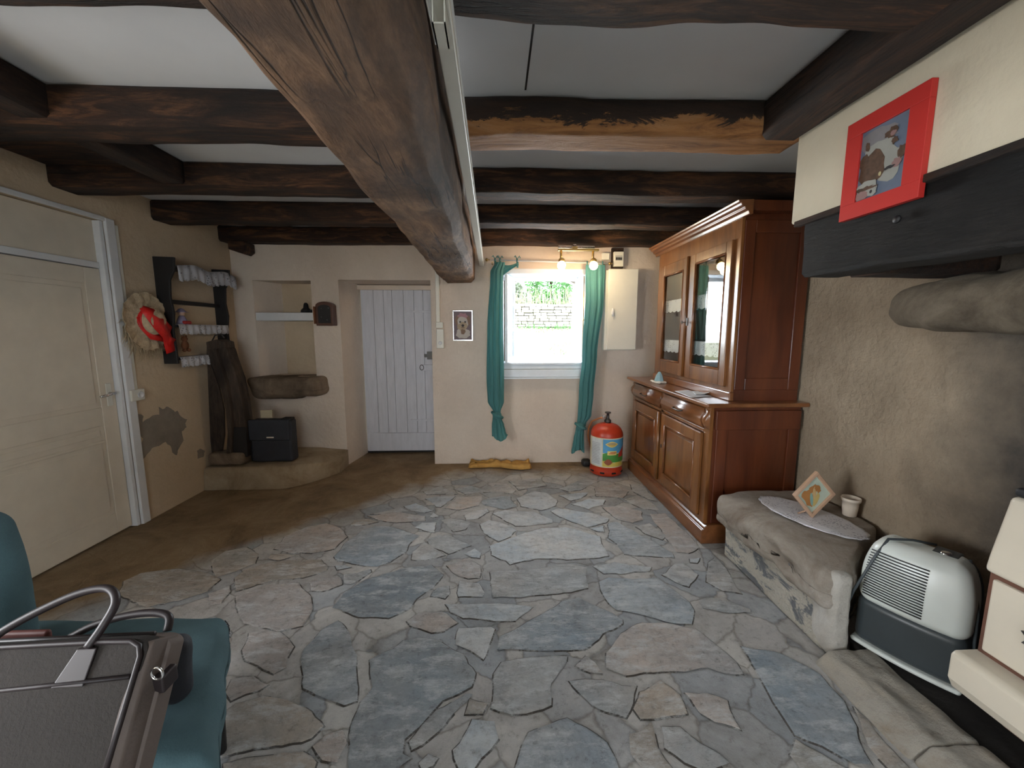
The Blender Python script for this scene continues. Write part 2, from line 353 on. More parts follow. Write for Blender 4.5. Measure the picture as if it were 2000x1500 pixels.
def struct(name, mb, mats, parent=None, **k):
    o = mb.build(name, mats, parent, **k)
    if parent is None: o['kind'] = 'structure'
    return o
def sempty(name, loc):
    o = bpy.data.objects.new(name, None); COL.objects.link(o); o.location = loc; o['kind'] = 'structure'; return o

# rough hewn beam between two points, with w, h cross section (w sideways, h vertical), top at given z
def beam(p0, p1, w, h, amp=.012, n=60, cham=.03, seed=0, w1=None, h1=None, freq=2.2, mi=0):
    p0, p1 = Vector(p0), Vector(p1); t = (p1-p0).normalized(); up = Vector((0, 0, 1)); side = t.cross(up).normalized(); mb = MB()
    vs = []; w1 = w1 or w; h1 = h1 or h
    for i in range(n+1):
        f = i/n; c = p0.lerp(p1, f); ww = w+(w1-w)*f; hh = h+(h1-h)*f
        prof = []
        K = 5
        cs = [(-ww/2, 0), (ww/2, 0), (ww/2, hh), (-ww/2, hh)]
        for ci in range(4):
            a = Vector(cs[ci]); b = Vector(cs[(ci+1) % 4]); ln = (b-a).length; d = (b-a)/ln; ch = min(cham, ln*.45)
            for k in range(K+1): prof.append(a+d*(ch+(ln-2*ch)*k/K))
        for q in prof:
            P = c+side*q.x+up*q.y; nn = noise.noise_vector(Vector((P.x, P.y, P.z))*freq+Vector((seed*3.1, 0, seed)))
            n2 = noise.noise_vector(Vector((P.x*6, P.y*6, P.z*12))+Vector((seed, 5, 0)))
            dd = nn*amp+n2*amp*.45; dd -= t*dd.dot(t)
            if q.y > hh*.9: dd.z = min(dd.z, 0)
            vs.append(P+dd)
    m = len(vs)//(n+1)
    fs = [(i*m+k, i*m+(k+1) % m, (i+1)*m+(k+1) % m, (i+1)*m+k) for i in range(n) for k in range(m)]
    fs = [f[::-1] for f in fs]
    fs += [list(range(m)), list(range((n+1)*m-1, n*m-1, -1))]
    return mb.add(vs, fs, mi, True)
# ============================================================ ROOM SHELL
WL, WR, WB, ZC = -2.70, 2.07, 4.32, 2.48
# ---- floor: mortar bed plus individual flagstones laid in it (one mesh)
fl = MB()
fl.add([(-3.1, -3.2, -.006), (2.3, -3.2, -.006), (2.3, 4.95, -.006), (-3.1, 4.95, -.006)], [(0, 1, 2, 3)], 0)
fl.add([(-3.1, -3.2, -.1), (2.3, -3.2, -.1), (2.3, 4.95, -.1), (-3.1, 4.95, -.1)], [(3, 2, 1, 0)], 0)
BL, GY, PK, BE, DK, LT = (.42, .47, .51), (.48, .49, .49), (.53, .485, .455), (.47, .425, .37), (.32, .355, .38), (.64, .67, .69)
ST = {1: ((400, 900), [
 (BL, [(840,620),(930,520),(1020,450),(1120,420),(1230,425),(1320,460),(1400,485),(1340,540),(1310,590),(1210,660),(1120,690),(980,675),(860,650)]),
 (PK, [(450,575),(520,490),(650,430),(800,400),(880,430),(930,490),(850,570),(700,600),(560,600)]),
 (BE, [(190,760),(260,700),(420,660),(640,630),(760,640),(805,690),(790,715),(640,760),(420,785),(200,850)]),
 (BE, [(30,650),(120,590),(280,555),(360,605),(320,670),(200,720),(60,760)]),
 (PK, [(200,880),(400,805),(610,790),(690,880),(710,960),(640,1080),(480,1110),(250,1060),(190,950)]),
 (LT, [(1290,295),(1380,272),(1490,325),(1440,335),(1340,325)]),
 (LT, [(1430,245),(1500,230),(1635,228),(1540,300),(1510,300)]),
 (PK, [(1560,310),(1640,235),(1805,225),(1790,290),(1660,315)]),
 (GY, [(1420,200),(1540,160),(1640,215),(1450,220)]),
 (GY, [(1620,180),(1740,160),(1860,200),(1700,218)]),
 (LT, [(1365,430),(1420,400),(1510,395),(1500,465),(1420,455)]),
 (LT, [(1460,360),(1490,335),(1525,360),(1480,370)]),
 (GY, [(1535,385),(1600,370),(1740,400),(1700,445),(1620,460)]),
 (GY, [(1430,510),(1520,480),(1600,475),(1730,550),(1590,605),(1470,560)]),
 (GY, [(1345,640),(1350,590),(1430,520),(1570,610),(1440,645)]),
 (LT, [(1680,600),(1750,565),(1800,600),(1800,635),(1740,625)]),
 (GY, [(1470,880),(1510,825),(1590,810),(1595,860),(1560,895)]),
 (LT, [(1650,780),(1790,790),(1830,860),(1815,890),(1650,885)]),
 (GY, [(900,740),(1080,700),(1090,720),(960,800),(905,800)]),
 (PK, [(680,790),(870,740),(900,800),(760,850),(690,845)]),
 (LT, [(850,680),(920,670),(960,690),(860,710)]),
 (DK, [(890,860),(1050,770),(1300,690),(1480,670),(1560,740),(1490,820),(1380,900),(1330,970),(1200,1020),(1000,1010),(830,960)]),
 (PK, [(1570,680),(1700,630),(1800,680),(1800,760),(1720,770),(1600,730)]),
 (PK, [(1060,360),(1260,330),(1440,360),(1440,390),(1220,400),(1150,390)]),
 (GY, [(1080,345),(1180,325),(1280,300),(1330,325),(1180,350)]),
 (BE, [(940,420),(980,380),(1060,375),(1130,395),(1010,420)]),
 (BE, [(400,640),(420,610),(520,600),(600,610),(480,645)])]),
2: ((900, 900), [
 (LT, [(180,555),(350,490),(500,440),(680,425),(800,460),(910,490),(930,560),(965,620),(860,635),(690,640),(500,635),(320,675),(290,650),(190,610)]),
 (LT, [(205,340),(290,318),(480,330),(595,380),(590,405),(440,420),(350,425)]),
 (LT, [(575,325),(640,308),(860,340),(965,370),(950,405),(820,430),(700,390)]),
 (LT, [(120,410),(180,385),(260,395),(370,450),(320,490),(240,525),(150,470)]),
 (LT, [(20,350),(80,325),(180,308),(185,330),(110,375),(30,385)]),
 (LT, [(360,240),(480,195),(560,205),(630,250),(625,290),(520,320),(390,295)]),
 (BL, [(130,265),(190,235),(320,225),(365,300),(280,315),(140,285)]),
 (LT, [(640,225),(760,205),(835,205),(790,240),(720,260)]),
 (LT, [(720,280),(830,245),(950,250),(930,285),(830,315)]),
 (BL, [(960,400),(1010,395),(1100,440),(1250,520),(1380,600),(1395,630),(1200,620),(1060,610),(1010,540),(960,500)]),
 (PK, [(920,300),(1030,290),(1180,325),(1190,380),(1120,405),(1010,375)]),
 (GY, [(1060,250),(1150,220),(1250,270),(1300,320),(1180,310)]),
 (LT, [(840,440),(930,418),(935,460),(890,460)]),
 (GY, [(180,720),(470,700),(700,670),(820,690),(830,830),(640,865),(400,885),(200,885)]),
 (LT, [(860,685),(1000,655),(1250,690),(1230,715),(1070,735),(930,735)]),
 (LT, [(1310,740),(1390,665),(1450,660),(1545,740),(1490,820),(1400,790)]),
 (BL, [(900,790),(960,755),(1120,760),(1280,755),(1370,820),(1490,920),(1530,980),(1510,1060),(1400,1060),(1200,1010),(1020,970),(940,900)]),
 (LT, [(-100,930),(100,925),(300,925),(470,945),(440,980),(350,1045),(220,1045),(20,1020),(-70,980)]),
 (PK, [(1220,345),(1330,340),(1500,490),(1560,560),(1480,600),(1400,590),(1300,450)]),
 (GY, [(640,180),(800,115),(900,130),(780,190),(700,200)]),
 (GY, [(310,130),(520,110),(560,160),(380,190)]),
 (GY, [(180,200),(220,150),(300,150),(360,190),(330,210)]),
 (PK, [(870,170),(1000,150),(1100,190),(1060,240),(880,230)]),
 (LT, [(1490,635),(1560,630),(1550,665),(1500,660)]),
 (GY, [(1590,780),(1600,660),(1650,620),(1740,700),(1830,860),(1700,850)]),
 (GY, [(1130,425),(1230,400),(1350,490),(1310,515),(1200,475)]),
 (GY, [(1100,150),(1180,150),(1280,260),(1220,250),(1120,200)]),
 (GY, [(1540,900),(1700,880),(1880,960),(1890,990),(1720,990),(1580,960)])]),
3: ((400, 1200), [
 (DK, [(1070,290),(1210,220),(1290,160),(1400,140),(1540,175),(1680,250),(1760,380),(1740,470),(1560,560),(1440,680),(1310,820),(1290,900),(1350,930),(1270,990),(1200,1080),(950,1080),(930,900),(950,720),(1000,560),(1090,470),(1070,380)]),
 (BL, [(640,220),(760,90),(860,30),(950,110),(985,260),(1000,420),(990,560),(900,590),(760,540),(640,480),(620,340)]),
 (PK, [(230,240),(280,120),(380,90),(500,110),(590,200),(540,340),(450,380),(370,360),(260,300)]),
 (PK, [(1310,40),(1400,-25),(1540,-25),(1650,50),(1560,110),(1480,120),(1330,80)]),
 (LT, [(1630,190),(1650,90),(1860,70),(1890,90),(1820,300),(1760,260)]),
 (LT, [(1610,880),(1740,680),(1895,690),(1915,800),(1880,880),(1760,1010),(1650,1010)]),
 (BE, [(0,700),(200,580),(390,520),(540,540),(700,620),(780,730),(700,800),(450,860),(200,900),(20,960),(-60,900)]),
 (BL, [(0,330),(60,360),(110,460),(100,560),(0,630),(-50,640),(-60,300)]),
 (GY, [(1380,960),(1460,900),(1530,940),(1480,1000),(1400,1010)]),
 (GY, [(1320,830),(1500,620),(1700,510),(1740,520),(1600,680),(1420,850),(1340,890)]),
 (PK, [(160,420),(330,390),(420,450),(350,500),(180,560),(130,500)]),
 (PK, [(800,760),(900,740),(930,850),(860,980),(760,940),(700,850)]),
 (BE, [(100,960),(450,890),(650,880),(720,960),(700,1080),(100,1080)])]),
4: ((900, 1200), [
 (BL, [(235,230),(240,140),(400,60),(540,-20),(660,-90),(770,-120),(860,-70),(1060,30),(1060,60),(960,110),(810,235),(600,235)]),
 (GY, [(205,470),(215,380),(260,300),(420,285),(590,265),(700,270),(690,310),(640,370),(600,450),(595,580),(420,640),(330,660),(190,620)]),
 (PK, [(930,240),(1040,120),(1180,45),(1330,50),(1530,80),(1620,160),(1800,300),(1840,380),(1740,395),(1560,350),(1370,375),(1200,385),(1080,400),(950,350)]),
 (PK, [(740,330),(820,258),(880,300),(935,385),(850,375)]),
 (GY, [(700,430),(800,410),(960,430),(1155,465),(1130,580),(1085,675),(960,640),(850,590),(780,520)]),
 (BL, [(360,1000),(380,850),(430,760),(560,720),(700,655),(830,730),(960,840),(1020,950),(1060,1060),(350,1070)]),
 (GY, [(1300,720),(1430,720),(1560,820),(1700,900),(1760,980),(1600,1040),(1450,980),(1340,880)]),
 (PK, [(1450,500),(1600,500),(1740,560),(1830,740),(1640,690),(1540,640)]),
 (BE, [(1160,500),(1300,420),(1420,520),(1480,640),(1280,680),(1180,680),(1130,620)]),
 (BE, [(20,640),(150,640),(180,560),(60,540)]),
 (BE, [(1080,760),(1250,700),(1300,860),(1380,1000),(1200,1020),(1090,900)])]),
5: ((1400, 1200), [
 (BL, [(160,205),(400,240),(600,340),(680,390),(850,570),(940,820),(1040,990),(900,980),(700,860),(500,770),(430,680),(320,520),(240,330)]),
 (BE, [(520,810),(660,880),(860,1000),(900,1080),(600,1080),(460,900)]),
 (BE, [(900,600),(1000,700),(1180,900),(1260,1010),(1120,1030),(980,860)])]),
6: ((50, 950), [
 (BE, [(640,610),(760,560),(1000,530),(1180,560),(1280,600),(1180,690),(1000,740),(860,770),(780,790),(600,700)]),
 (PK, [(1180,700),(1330,640),(1340,680),(1280,760),(1200,770)])])}
k = 0
for key in ST:
    (ox, oy), lst = ST[key]
    for tint, poly in lst:
        k += 1
        P = [onZ(ox+x*.3, oy+y*.3) for x, y in poly]
        # subdivide, roughen the outline
        Q = []
        for i in range(len(P)):
            a, b = P[i], P[(i+1) % len(P)]; n = max(1, int((b-a).length/.03))
            for j in range(n):
                q = a.lerp(b, j/n); nv = noise.noise_vector(Vector((q.x*9, q.y*9, k)))*.014+noise.noise_vector(Vector((q.x*30, q.y*30, k)))*.006; Q.append(Vector((q.x+nv.x, q.y+nv.y, 0)))
        ar = sum(Q[i].x*Q[(i+1) % len(Q)].y-Q[(i+1) % len(Q)].x*Q[i].y for i in range(len(Q)))
        if ar < 0: Q = Q[::-1]
        c = sum(Q, Vector())/len(Q); n = len(Q); rings = []
        for off, z in ((-.002, -.0058), (.004, -.002), (.011, 0.0)):
            ring = []
            for i in range(n):
                t = (Q[(i+1) % n]-Q[i-1]); nn = Vector((-t.y, t.x, 0)).normalized()
                q = Q[i]+nn*off; ring.append((q.x, q.y, z))
            rings.append(ring)
        j = random.Random(k*13); g = j.uniform(.88, 1.12); tc = tuple(min(.8, v*g) for v in tint)
        vs = rings[0]+rings[1]; fl.add(vs, [(i, (i+1) % n, n+(i+1) % n, n+i) for i in range(n) if noise.noise(Q[i]*5+Vector((0, 0, k))) > -.12], 1, False, (.085, .075, .065))
        vs = rings[1]+rings[2]; fs = [(i, (i+1) % n, n+(i+1) % n, n+i) for i in range(n)]
        fs.append([n+i for i in range(n)]); fl.add(vs, fs, 1, False, tc)
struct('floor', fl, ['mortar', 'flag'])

# ---- ceiling
struct('ceiling', MB().box(-3.1, 2.3, -3.2, 4.95, ZC, ZC+.08), 'ceiling')
j = MB(); j.box(.13, .138, 1.33, 1.86, ZC-.0015, ZC+.01)
struct('trim_1', j, 'black')

# ---- back wall with its niche, door and window openings
b = MB(); H = ZC+.02; B2 = 4.86
b.box(-3.1, -2.50, WB, B2, -.1, H)
b.box(-2.50, -1.91, WB, B2, -.1, .98); b.box(-2.50, -1.91, 4.62, B2, .98, 1.975, 1); b.box(-2.50, -1.91, WB, B2, 1.975, H)
b.prism([(-2.50, WB, .98), (-2.50, 4.62, .98), (-2.36, 4.62, .98)], (0, 0, .995))
b.prism([(-1.91, WB, -.1), (-1.63, WB, -.1), (-1.55, 4.80, -.1), (-1.55, B2, -.1), (-1.91, B2, -.1)], (0, 0, H+.1))
b.box(-1.63, -.68, WB, B2, 1.985, H); b.box(-1.63, -.68, 4.80, B2, 1.93, 1.985)
b.box(-.68, .07, WB, B2, -.1, H); b.box(.07, .95, WB, 4.60, -.1, .955); b.box(.07, .95, 4.60, B2, -.1, 1.085)
b.box(.07, .95, WB, B2, 2.10, H); b.box(.07, .20, 4.64, B2, 1.085, 2.10, 2); b.box(.925, .95, 4.64, B2, 1.085, 2.10, 2); b.box(.95, 2.3, WB, B2, -.1, H)
# shallow arch of the outer opening
arch = [(.20, 4.72, 2.10), (.20, 4.72, 2.0)]+[(.20+.725*i/10, 4.72, 2.0+.075*math.sin(math.pi*i/10)**.7) for i in range(1, 10)]+[(.925, 4.72, 2.0), (.925, 4.72, 2.10)]
b.prism(arch, (0, .14, 0), 2)
b.box(-1.63, -.68, 4.80, B2+.02, -.1, 0)
struct('wall_back', b, ['plaster', 'plaster_warm', 'bench_stone'])
# ---- left wall: door opening near, window opening behind the camera
l = MB(); X0, X1 = WL-.4, WL
l.box(X0, X1, 2.99, WB, -.1, H); l.box(X0, X1, 2.0, 2.99, 2.21, H); l.box(X0, X1, .65, 2.0, -.1, H)
l.box(X0, X1, -.65, .65, -.1, .78); l.box(X0, X1, -.65, .65, 1.95, H); l.box(X0, X1, -3.2, -.65, -.1, H)
pt = [(190,1080),(225,1075),(238,1090),(236,1128),(262,1105),(300,1085),(335,1080),(330,1030),(352,1048),(372,1036),(400,1040),(425,1062),(440,1055),(455,1090),(495,1110),(484,1130),(492,1152),(465,1180),(474,1230),(440,1290),(434,1322),(408,1300),(402,1268),(370,1240),(330,1262),(300,1270),(270,1300),(250,1330),(215,1355),(205,1290),(225,1262),(240,1220),(205,1190),(212,1140)]
def wallpatch(mb, pts, mi):
    P = [onX(200+x/3, 450+y/3, WL) for x, y in pts]
    Q = []
    for i in range(len(P)):
        for t in (0, .33, .66):
            q = P[i].lerp(P[(i+1) % len(P)], t); v = noise.noise_vector(q*40)*.008; Q.append(Vector((WL, q.y+v.y, q.z+v.z)))
    mb.prism(Q, (.0015, 0, 0), mi)
wallpatch(l, pt, 1); wallpatch(l, [(555,1290),(575,1280),(600,1292),(590,1330),(560,1335)], 1)
struct('wall_left', l, ['plaster_warm', 'grey_mortar_patch'])
# ---- right wall (behind the sideboard and in the hearth)
def rightwall():
    m, nt, p = new('right_wall_with_soot')
    n = noise_n(nt, 2, 8, .6); r = ramp(nt, n.outputs[0], [(.3, (.30, .232, .16)), (.62, (.44, .355, .255))])
    tc = N(nt, 'ShaderNodeTexCoord'); sp = N(nt, 'ShaderNodeSeparateXYZ'); L(nt, tc.outputs['Object'], sp.inputs[0])
    n3 = noise_n(nt, 2.6, 5, .6); ad = N(nt, 'ShaderNodeMath', operation='MULTIPLY_ADD'); L(nt, n3.outputs[0], ad.inputs[0]); ad.inputs[1].default_value = .7; L(nt, sp.outputs[1], ad.inputs[2])
    mr = N(nt, 'ShaderNodeMapRange'); mr.inputs[1].default_value = 1.72; mr.inputs[2].default_value = 2.2; L(nt, ad.outputs[0], mr.inputs[0])
    L(nt, mixc(nt, mr.outputs[0], (.03, .028, .027), r.outputs[0]), p.inputs['Base Color']); p.inputs['Roughness'].default_value = .95
    a = noise_n(nt, 24, 8, .75); b_ = noise_n(nt, 6, 4, .5); q = bump(nt, p, b_.outputs[0], .6, .04); bump(nt, p, a.outputs[0], .9, .015, q); return m
M['right_wall'] = rightwall()
struct('wall_right', MB().box(WR, WR+.25, -3.2, B2, -.1, H), 'right_wall')
# ---- rear wall behind the camera, with an opening added for the fill lamp
r_ = MB(); r_.box(-3.1, -.9, -3.25, -3.0, -.1, H).box(1.5, 2.3, -3.25, -3.0, -.1, H).box(-.9, 1.5, -3.25, -3.0, -.1, .6).box(-.9, 1.5, -3.25, -3.0, 2.2, H)
struct('wall_rear', r_, 'plaster')

# ============================================================ CEILING TIMBERS
tag(beam((-.27, -1.2, 1.925), (-.375, 4.315, 1.945), .31, .40, .020, 110, .04, 3, .33, .38).build('main_beam', 'beam_main'),
    'massive rough oak beam running across the ceiling toward the back wall', 'beam')
JY = [(.32, .50, 'dark_joist', 2.33), (1.10, 1.27, 'dark_joist', 2.325), (1.885, 2.09, 'joist_orange', 2.325), (2.665, 2.85, 'dark_joist', 2.33), (3.40, 3.60, 'dark_joist', 2.33), (4.16, 4.325, 'dark_joist', 2.33)]
desc = ['', 'nearest in view, cut off by the top edge', 'with black bark over bare orange wood', 'first behind the orange one', 'second behind the orange one', 'last, against the back wall']
dl = ['', 'nearest in view, cut off by the top edge', 'behind the large white panel', 'meeting the short cross timber', 'second from the back wall', 'last, against the back wall']
for i, (y0, y1, mt, zb) in enumerate(JY):
    if i == 0: continue
    ym = (y0+y1)/2
    far = i in (3, 4, 5)
    xr = 2.07 if i > 2 else (1.42 if i == 2 else 2.07)
    if i == 1: xr = 1.36
    o = beam((-.17, ym, zb), (xr, ym, zb), y1-y0, ZC-zb, .012 if i > 2 else .016, 70, .018, i*7); tag(o.build('joist', mt), 'ceiling joist right of the main beam, '+desc[i], 'joist')
    o = beam((-.50, ym, zb), (WL+.003, ym, zb), y1-y0, ZC-zb, .010, 70, .018, i*7+3); tag(o.build('joist', 'dark_joist'), 'dark joist left of the main beam, '+dl[i], 'joist')
tag(beam((1.30, -1.0, 2.31), (1.285, 1.875, 2.31), .17, ZC-2.31, .008, 50, .02, 31).build('trimmer_beam', 'trimmer'),
    'dark trimmer beam along the top of the chimney breast', 'beam')
tag(beam((-1.905, 1.28, 2.34), (-1.965, 2.66, 2.345), .14, ZC-2.34, .006, 40, .015, 41).build('trimmer_beam', 'trimmer'),
    'short dark timber between the left joists, parallel to the left wall', 'beam')
tag(MB().box(WL+.01, -2.03, 1.28, 1.87, 2.445, 2.475).box(WL+.01, -2.03, 2.10, 2.66, 2.445, 2.475).build('ceiling_boards', 'dark_joist'),
    'dark boards between the joists above the left wall', 'boards')
tag(MB().prism([(-2.60, 4.14, 2.25), (-2.48, 4.14, 2.21), (-2.44, 4.14, 2.24), (-2.44, 4.14, 2.325), (-2.60, 4.14, 2.325)], (0, .17, 0)).build('timber_bracket', 'dark_joist', bevel=.006),
    'short dark timber end under the last joist in the left corner', 'bracket')

# trunking on the main beam
t = thing('cable_trunking', 'white cable trunking running along the right face of the main beam', 'trunking', (-.12, 2, 2.14))
MB().prism([(-.128, .2, 2.125), (-.085, .2, 2.125), (-.085, .2, 2.185), (-.128, .2, 2.185)], (-.035, 4.1, .004)).build('trunking_body', 'pvc', t, bevel=.003)
MB().prism([(-.085, .2, 2.148), (-.081, .2, 2.148), (-.081, .2, 2.156), (-.085, .2, 2.156)], (-.035, 4.1, .004)).build('trunking_lid_edge', 'white_paint', t)
t = thing('trunking_offcut', 'open ended white trunking piece beside the main beam', 'trunking', (-.07, .84, 2.3))
c0 = onY(850, 95, .93); c1 = onY(878, 95, .93)
q = MB(); x0, x1, z0 = c0.x+.004, c1.x, c0.z
for a in ((x0, x0+.003, z0, z0+.05), (x1-.003, x1, z0, z0+.05), (x0, x1, z0, z0+.003), (x0, x1, z0+.047, z0+.05)): q.box(a[0], a[1], .86, .93+.0, a[2], a[3])
q.build('channel', 'pvc', t)
MB().box(-.124, x0-.001, .80, .93, z0+.006, z0+.05).build('bracket', 'white_paint', t, bevel=.003)

# ============================================================ BACK WALL: plank door, window, fittings
d = sempty('door_1', (-1.13, 4.76, 0))
pl = MB(); xs = [-1.545, -1.40, -1.285, -1.19, -1.06, -.94, -.835, -.70]
for i in range(7): pl.box(xs[i]+.0015, xs[i+1]-.0015, 4.735, 4.765, .035, 1.925)
pl.build('door_planks', 'door_paint', d, bevel=.002)
MB().box(-1.54, -.705, 4.766, 4.79, .04, 1.92).box(-1.60, -.68, 4.77, 4.80, -.02, .05).build('door_light_stop', 'black', d)  # added black sheet and strip keep plank and floor gaps dark
MB().box(-1.535, -.705, 4.718, 4.735, .03, .25).build('bottom_board', 'door_paint', d, bevel=.003)
for z in (1.68, .40): MB().prism([(-1.02, 4.728, z-.008), (-.715, 4.728, z-.016), (-.715, 4.728, z+.016), (-1.02, 4.728, z+.008)], (0, .007, 0)).build('strap_hinge', 'door_paint', d, bevel=.002)
MB().box(-.80, -.715, 4.70, 4.735, 1.13, 1.22).box(-.835, -.80, 4.71, 4.735, 1.155, 1.19).build('rim_lock', 'iron', d, bevel=.003)
lk = MB().box(-.86, -.71, 4.71, 4.735, .995, 1.065).build('lock_plate', 'door_paint', d, bevel=.003)
MB().tube([(-.865+.022*math.cos(a), 4.70, 1.035+.03*math.sin(a)) for a in [i*math.pi/8 for i in range(16)]], .004, 8, closed=True).build('ring_handle', 'iron', lk)
MB().box(-.70, -.685, 4.70, 4.735, .0, 1.93).build('door_jamb', 'iron', d)
MB().box(-.702, -.690, 4.715, 4.735, .02, .36).build('draught_strip', 'white_paint', d)
struct('trim_2', MB().box(-1.615, -.685, 4.70, 4.80, 1.925, 1.975), 'plaster')

wn = sempty('window_1', (.51, 4.5, 1.5))
f = MB()
f.box(.045, .97, 4.295, WB, 2.055, 2.105); f.box(.045, .085, 4.295, WB, .95, 2.055); f.box(.93, .97, 4.295, WB, .95, 2.055)
f.box(.085, .93, 4.30, 4.58, 2.055, 2.075); f.box(.075, .09, WB, 4.58, .96, 2.09); f.box(.93, .945, WB, 4.58, .96, 2.09)
f.build('window_casing', 'window_paint', wn, bevel=.003)
f = MB(); f.box(.09, .93, 4.58, 4.64, 2.02, 2.06); f.box(.13, .20, 4.58, 4.64, 1.06, 2.02); f.box(.915, .945, 4.58, 4.64, 1.06, 2.02); f.box(.13, .945, 4.58, 4.66, 1.04, 1.09)
f.build('fixed_frame', 'window_paint', wn, bevel=.004)
f = MB(); f.box(.085, .93, 4.29, 4.58, 1.095, 1.118); f.box(.085, .93, 4.30, 4.34, 1.05, 1.095); f.box(.085, .93, 4.285, 4.34, .965, 1.045)
f.build('window_apron', 'window_paint', wn, bevel=.004)
MB().box(.06, .96, 4.27, WB, .945, .962).build('window_sill', 'window_paint', wn, bevel=.003)
def sash(hinge, free, name):
    h = Vector((*hinge, 0)); fr = Vector((*free, 0)); dirv = (fr-h); W = dirv.length; dirv.normalize(); nrm = Vector((-dirv.y, dirv.x, 0))
    T = Matrix(((dirv.x, nrm.x, 0, h.x), (dirv.y, nrm.y, 0, h.y), (0, 0, 1, 0), (0, 0, 0, 1)))
    m = MB(); z0, z1 = 1.125, 2.035
    m.box(0, .035, 0, .028, z0, z1, T=T); m.box(W-.035, W, 0, .028, z0, z1, T=T); m.box(.035, W-.035, 0, .028, z0, z0+.05, T=T); m.box(.035, W-.035, 0, .028, z1-.04, z1, T=T)
    for zz in (z0+.33, z0+.61): m.box(.035, W-.035, .004, .024, zz, zz+.02, T=T)
    o = m.build(name, 'window_paint', wn, bevel=.003)
    MB().box(.03, W-.03, .011, .015, z0+.045, z1-.035, T=T).build('sash_glass', 'pane', o); return o
s1 = sash((.195, 4.565), (.098, 4.20), 'sash'); s2 = sash((.918, 4.575), (.928, 4.20), 'sash')
MB().tube([(.915, 4.205, 1.57), (.945, 4.175, 1.575), (.985, 4.165, 1.575)], .008, 8).tube([(.918, 4.195, 1.15), (.918, 4.195, 2.02)], .006, 8).build('espagnolette_handle', 'brass', s2)

# curtain rod and teal voile curtains
t = thing('curtain_rod', 'thin white curtain rod with brass ends above the window', 'rod', (.56, 4.215, 2.165))
MB().tube([(-.06, 4.215, 2.178), (1.17, 4.215, 2.150)], .006, 10).build('rod', 'white_paint', t)
for x, z in ((-.085, 2.179), (1.185, 2.150)):
    e = MB().sphere((x, 4.215, z), .016, 12).lathe([(.006, -.012), (.011, -.008), (.006, 0)], (x+.03, 4.215, z), 12, T=Matrix.Rotation(R(90), 3, 'Y')); e.build('finial', 'brass', t)
for x in (-.03, 1.14): MB().box(x-.006, x+.006, 4.215, WB, 2.145, 2.158).build('rod_bracket', 'brass', t)
def curtain(label, keys, seed, ties):
    # keys: (z, xl, xr, depth)
    t = thing('curtain', label, 'curtain', (keys[0][1], 4.2, keys[0][0]), None)
    def sample(z):
        for (a, b_) in zip(keys, keys[1:]):
            if a[0] >= z >= b_[0]:
                f = (a[0]-z)/(a[0]-b_[0]); f = f*f*(3-2*f); return [a[i]+(b_[i]-a[i])*f for i in range(4)]
        return keys[-1]
    m = MB(); n = 110; cols = 72; vs = []
    for i in range(n+1):
        z = keys[0][0]+(keys[-1][0]-keys[0][0])*i/n; _, xl, xr, dp = sample(z)
        for k_ in range(cols):
            u = k_/cols*2*math.pi; cu, su = math.cos(u), math.sin(u)
            rip = 1+.22*math.sin(9*u+seed+1.5*noise.noise(Vector((z*2, seed, 0))))+.12*math.sin(17*u+seed*2)
            x = (xl+xr)/2+(xr-xl)/2*cu*(1+.05*(rip-1)); y = 4.185+dp*su*rip
            v = noise.noise_vector(Vector((x*8, y*8, z*3+seed)))*.006
            vs.append((x+v.x, min(y+v.y, 4.285), z+(.03*math.sin(u*2+seed) if i == n else 0)))
    fs = [(i*cols+k_, (i+1)*cols+k_, (i+1)*cols+(k_+1) % cols, i*cols+(k_+1) % cols) for i in range(n) for k_ in range(cols)]
    m.add(vs, fs, 0, True); m.build('voile', 'teal_sheer', t)
    zk, xk = ties
    kn = MB(); kn.sphere((xk, 4.17, zk), .048, 18, sc=(1, .8, .95)); kn.tube([(xk-.052, 4.19, zk+.03), (xk-.02, 4.125, zk+.01), (xk+.03, 4.12, zk-.005), (xk+.055, 4.19, zk-.03)], .016, 10)
    kn.build('knot', 'teal_sheer', t)
    return t
c = curtain('teal voile curtain left of the window, knotted near its lower end', [(2.15, .0, .10, .02), (2.05, -.05, .08, .035), (1.5, -.085, .075, .045), (.95, -.095, .085, .05), (.72, -.085, .085, .045), (.60, -.025, .05, .028), (.53, -.035, .06, .035), (.46, -.045, .085, .045), (.40, -.045, .10, .05), (.325, -.045, .125, .055)], 1.3, (.57, .012))
def curtain_tie(x, z, bow, par):
    lp = MB(); lp.tube([(x, 4.20, z-.07), (x-.004, 4.195, z+.018), (x+.004, 4.235, z+.018), (x+.008, 4.21, z-.07)], .006, 8)
    if bow:
        lp.tube([(x-.03, 4.18, z+.03), (x-.022, 4.18, z+.043), (x, 4.185, z+.012), (x+.022, 4.18, z+.04), (x+.03, 4.18, z+.02)], .006, 6)
    lp.build('tie', 'teal_sheer', par)
for x in (.0, .05, .225): curtain_tie(x, 2.172, True, c)
sw = MB(); vs = []
for i in range(21):
    u = i/20
    for j in range(7):
        v = j/6; x = .02+.22*u; zt = 2.155-.03*math.sin(math.pi*u); zb = 2.155-.15*(1-u)**1.3-.035
        vs.append((x, 4.195+.012*math.sin(v*9+u*3), zt+(zb-zt)*v))
sw.add(vs, [(i*7+j, i*7+j+1, (i+1)*7+j+1, (i+1)*7+j) for i in range(20) for j in range(6)], 0, True); sw.build('gathered_top', 'teal_sheer', c).modifiers.new('s', 'SOLIDIFY').thickness = .003
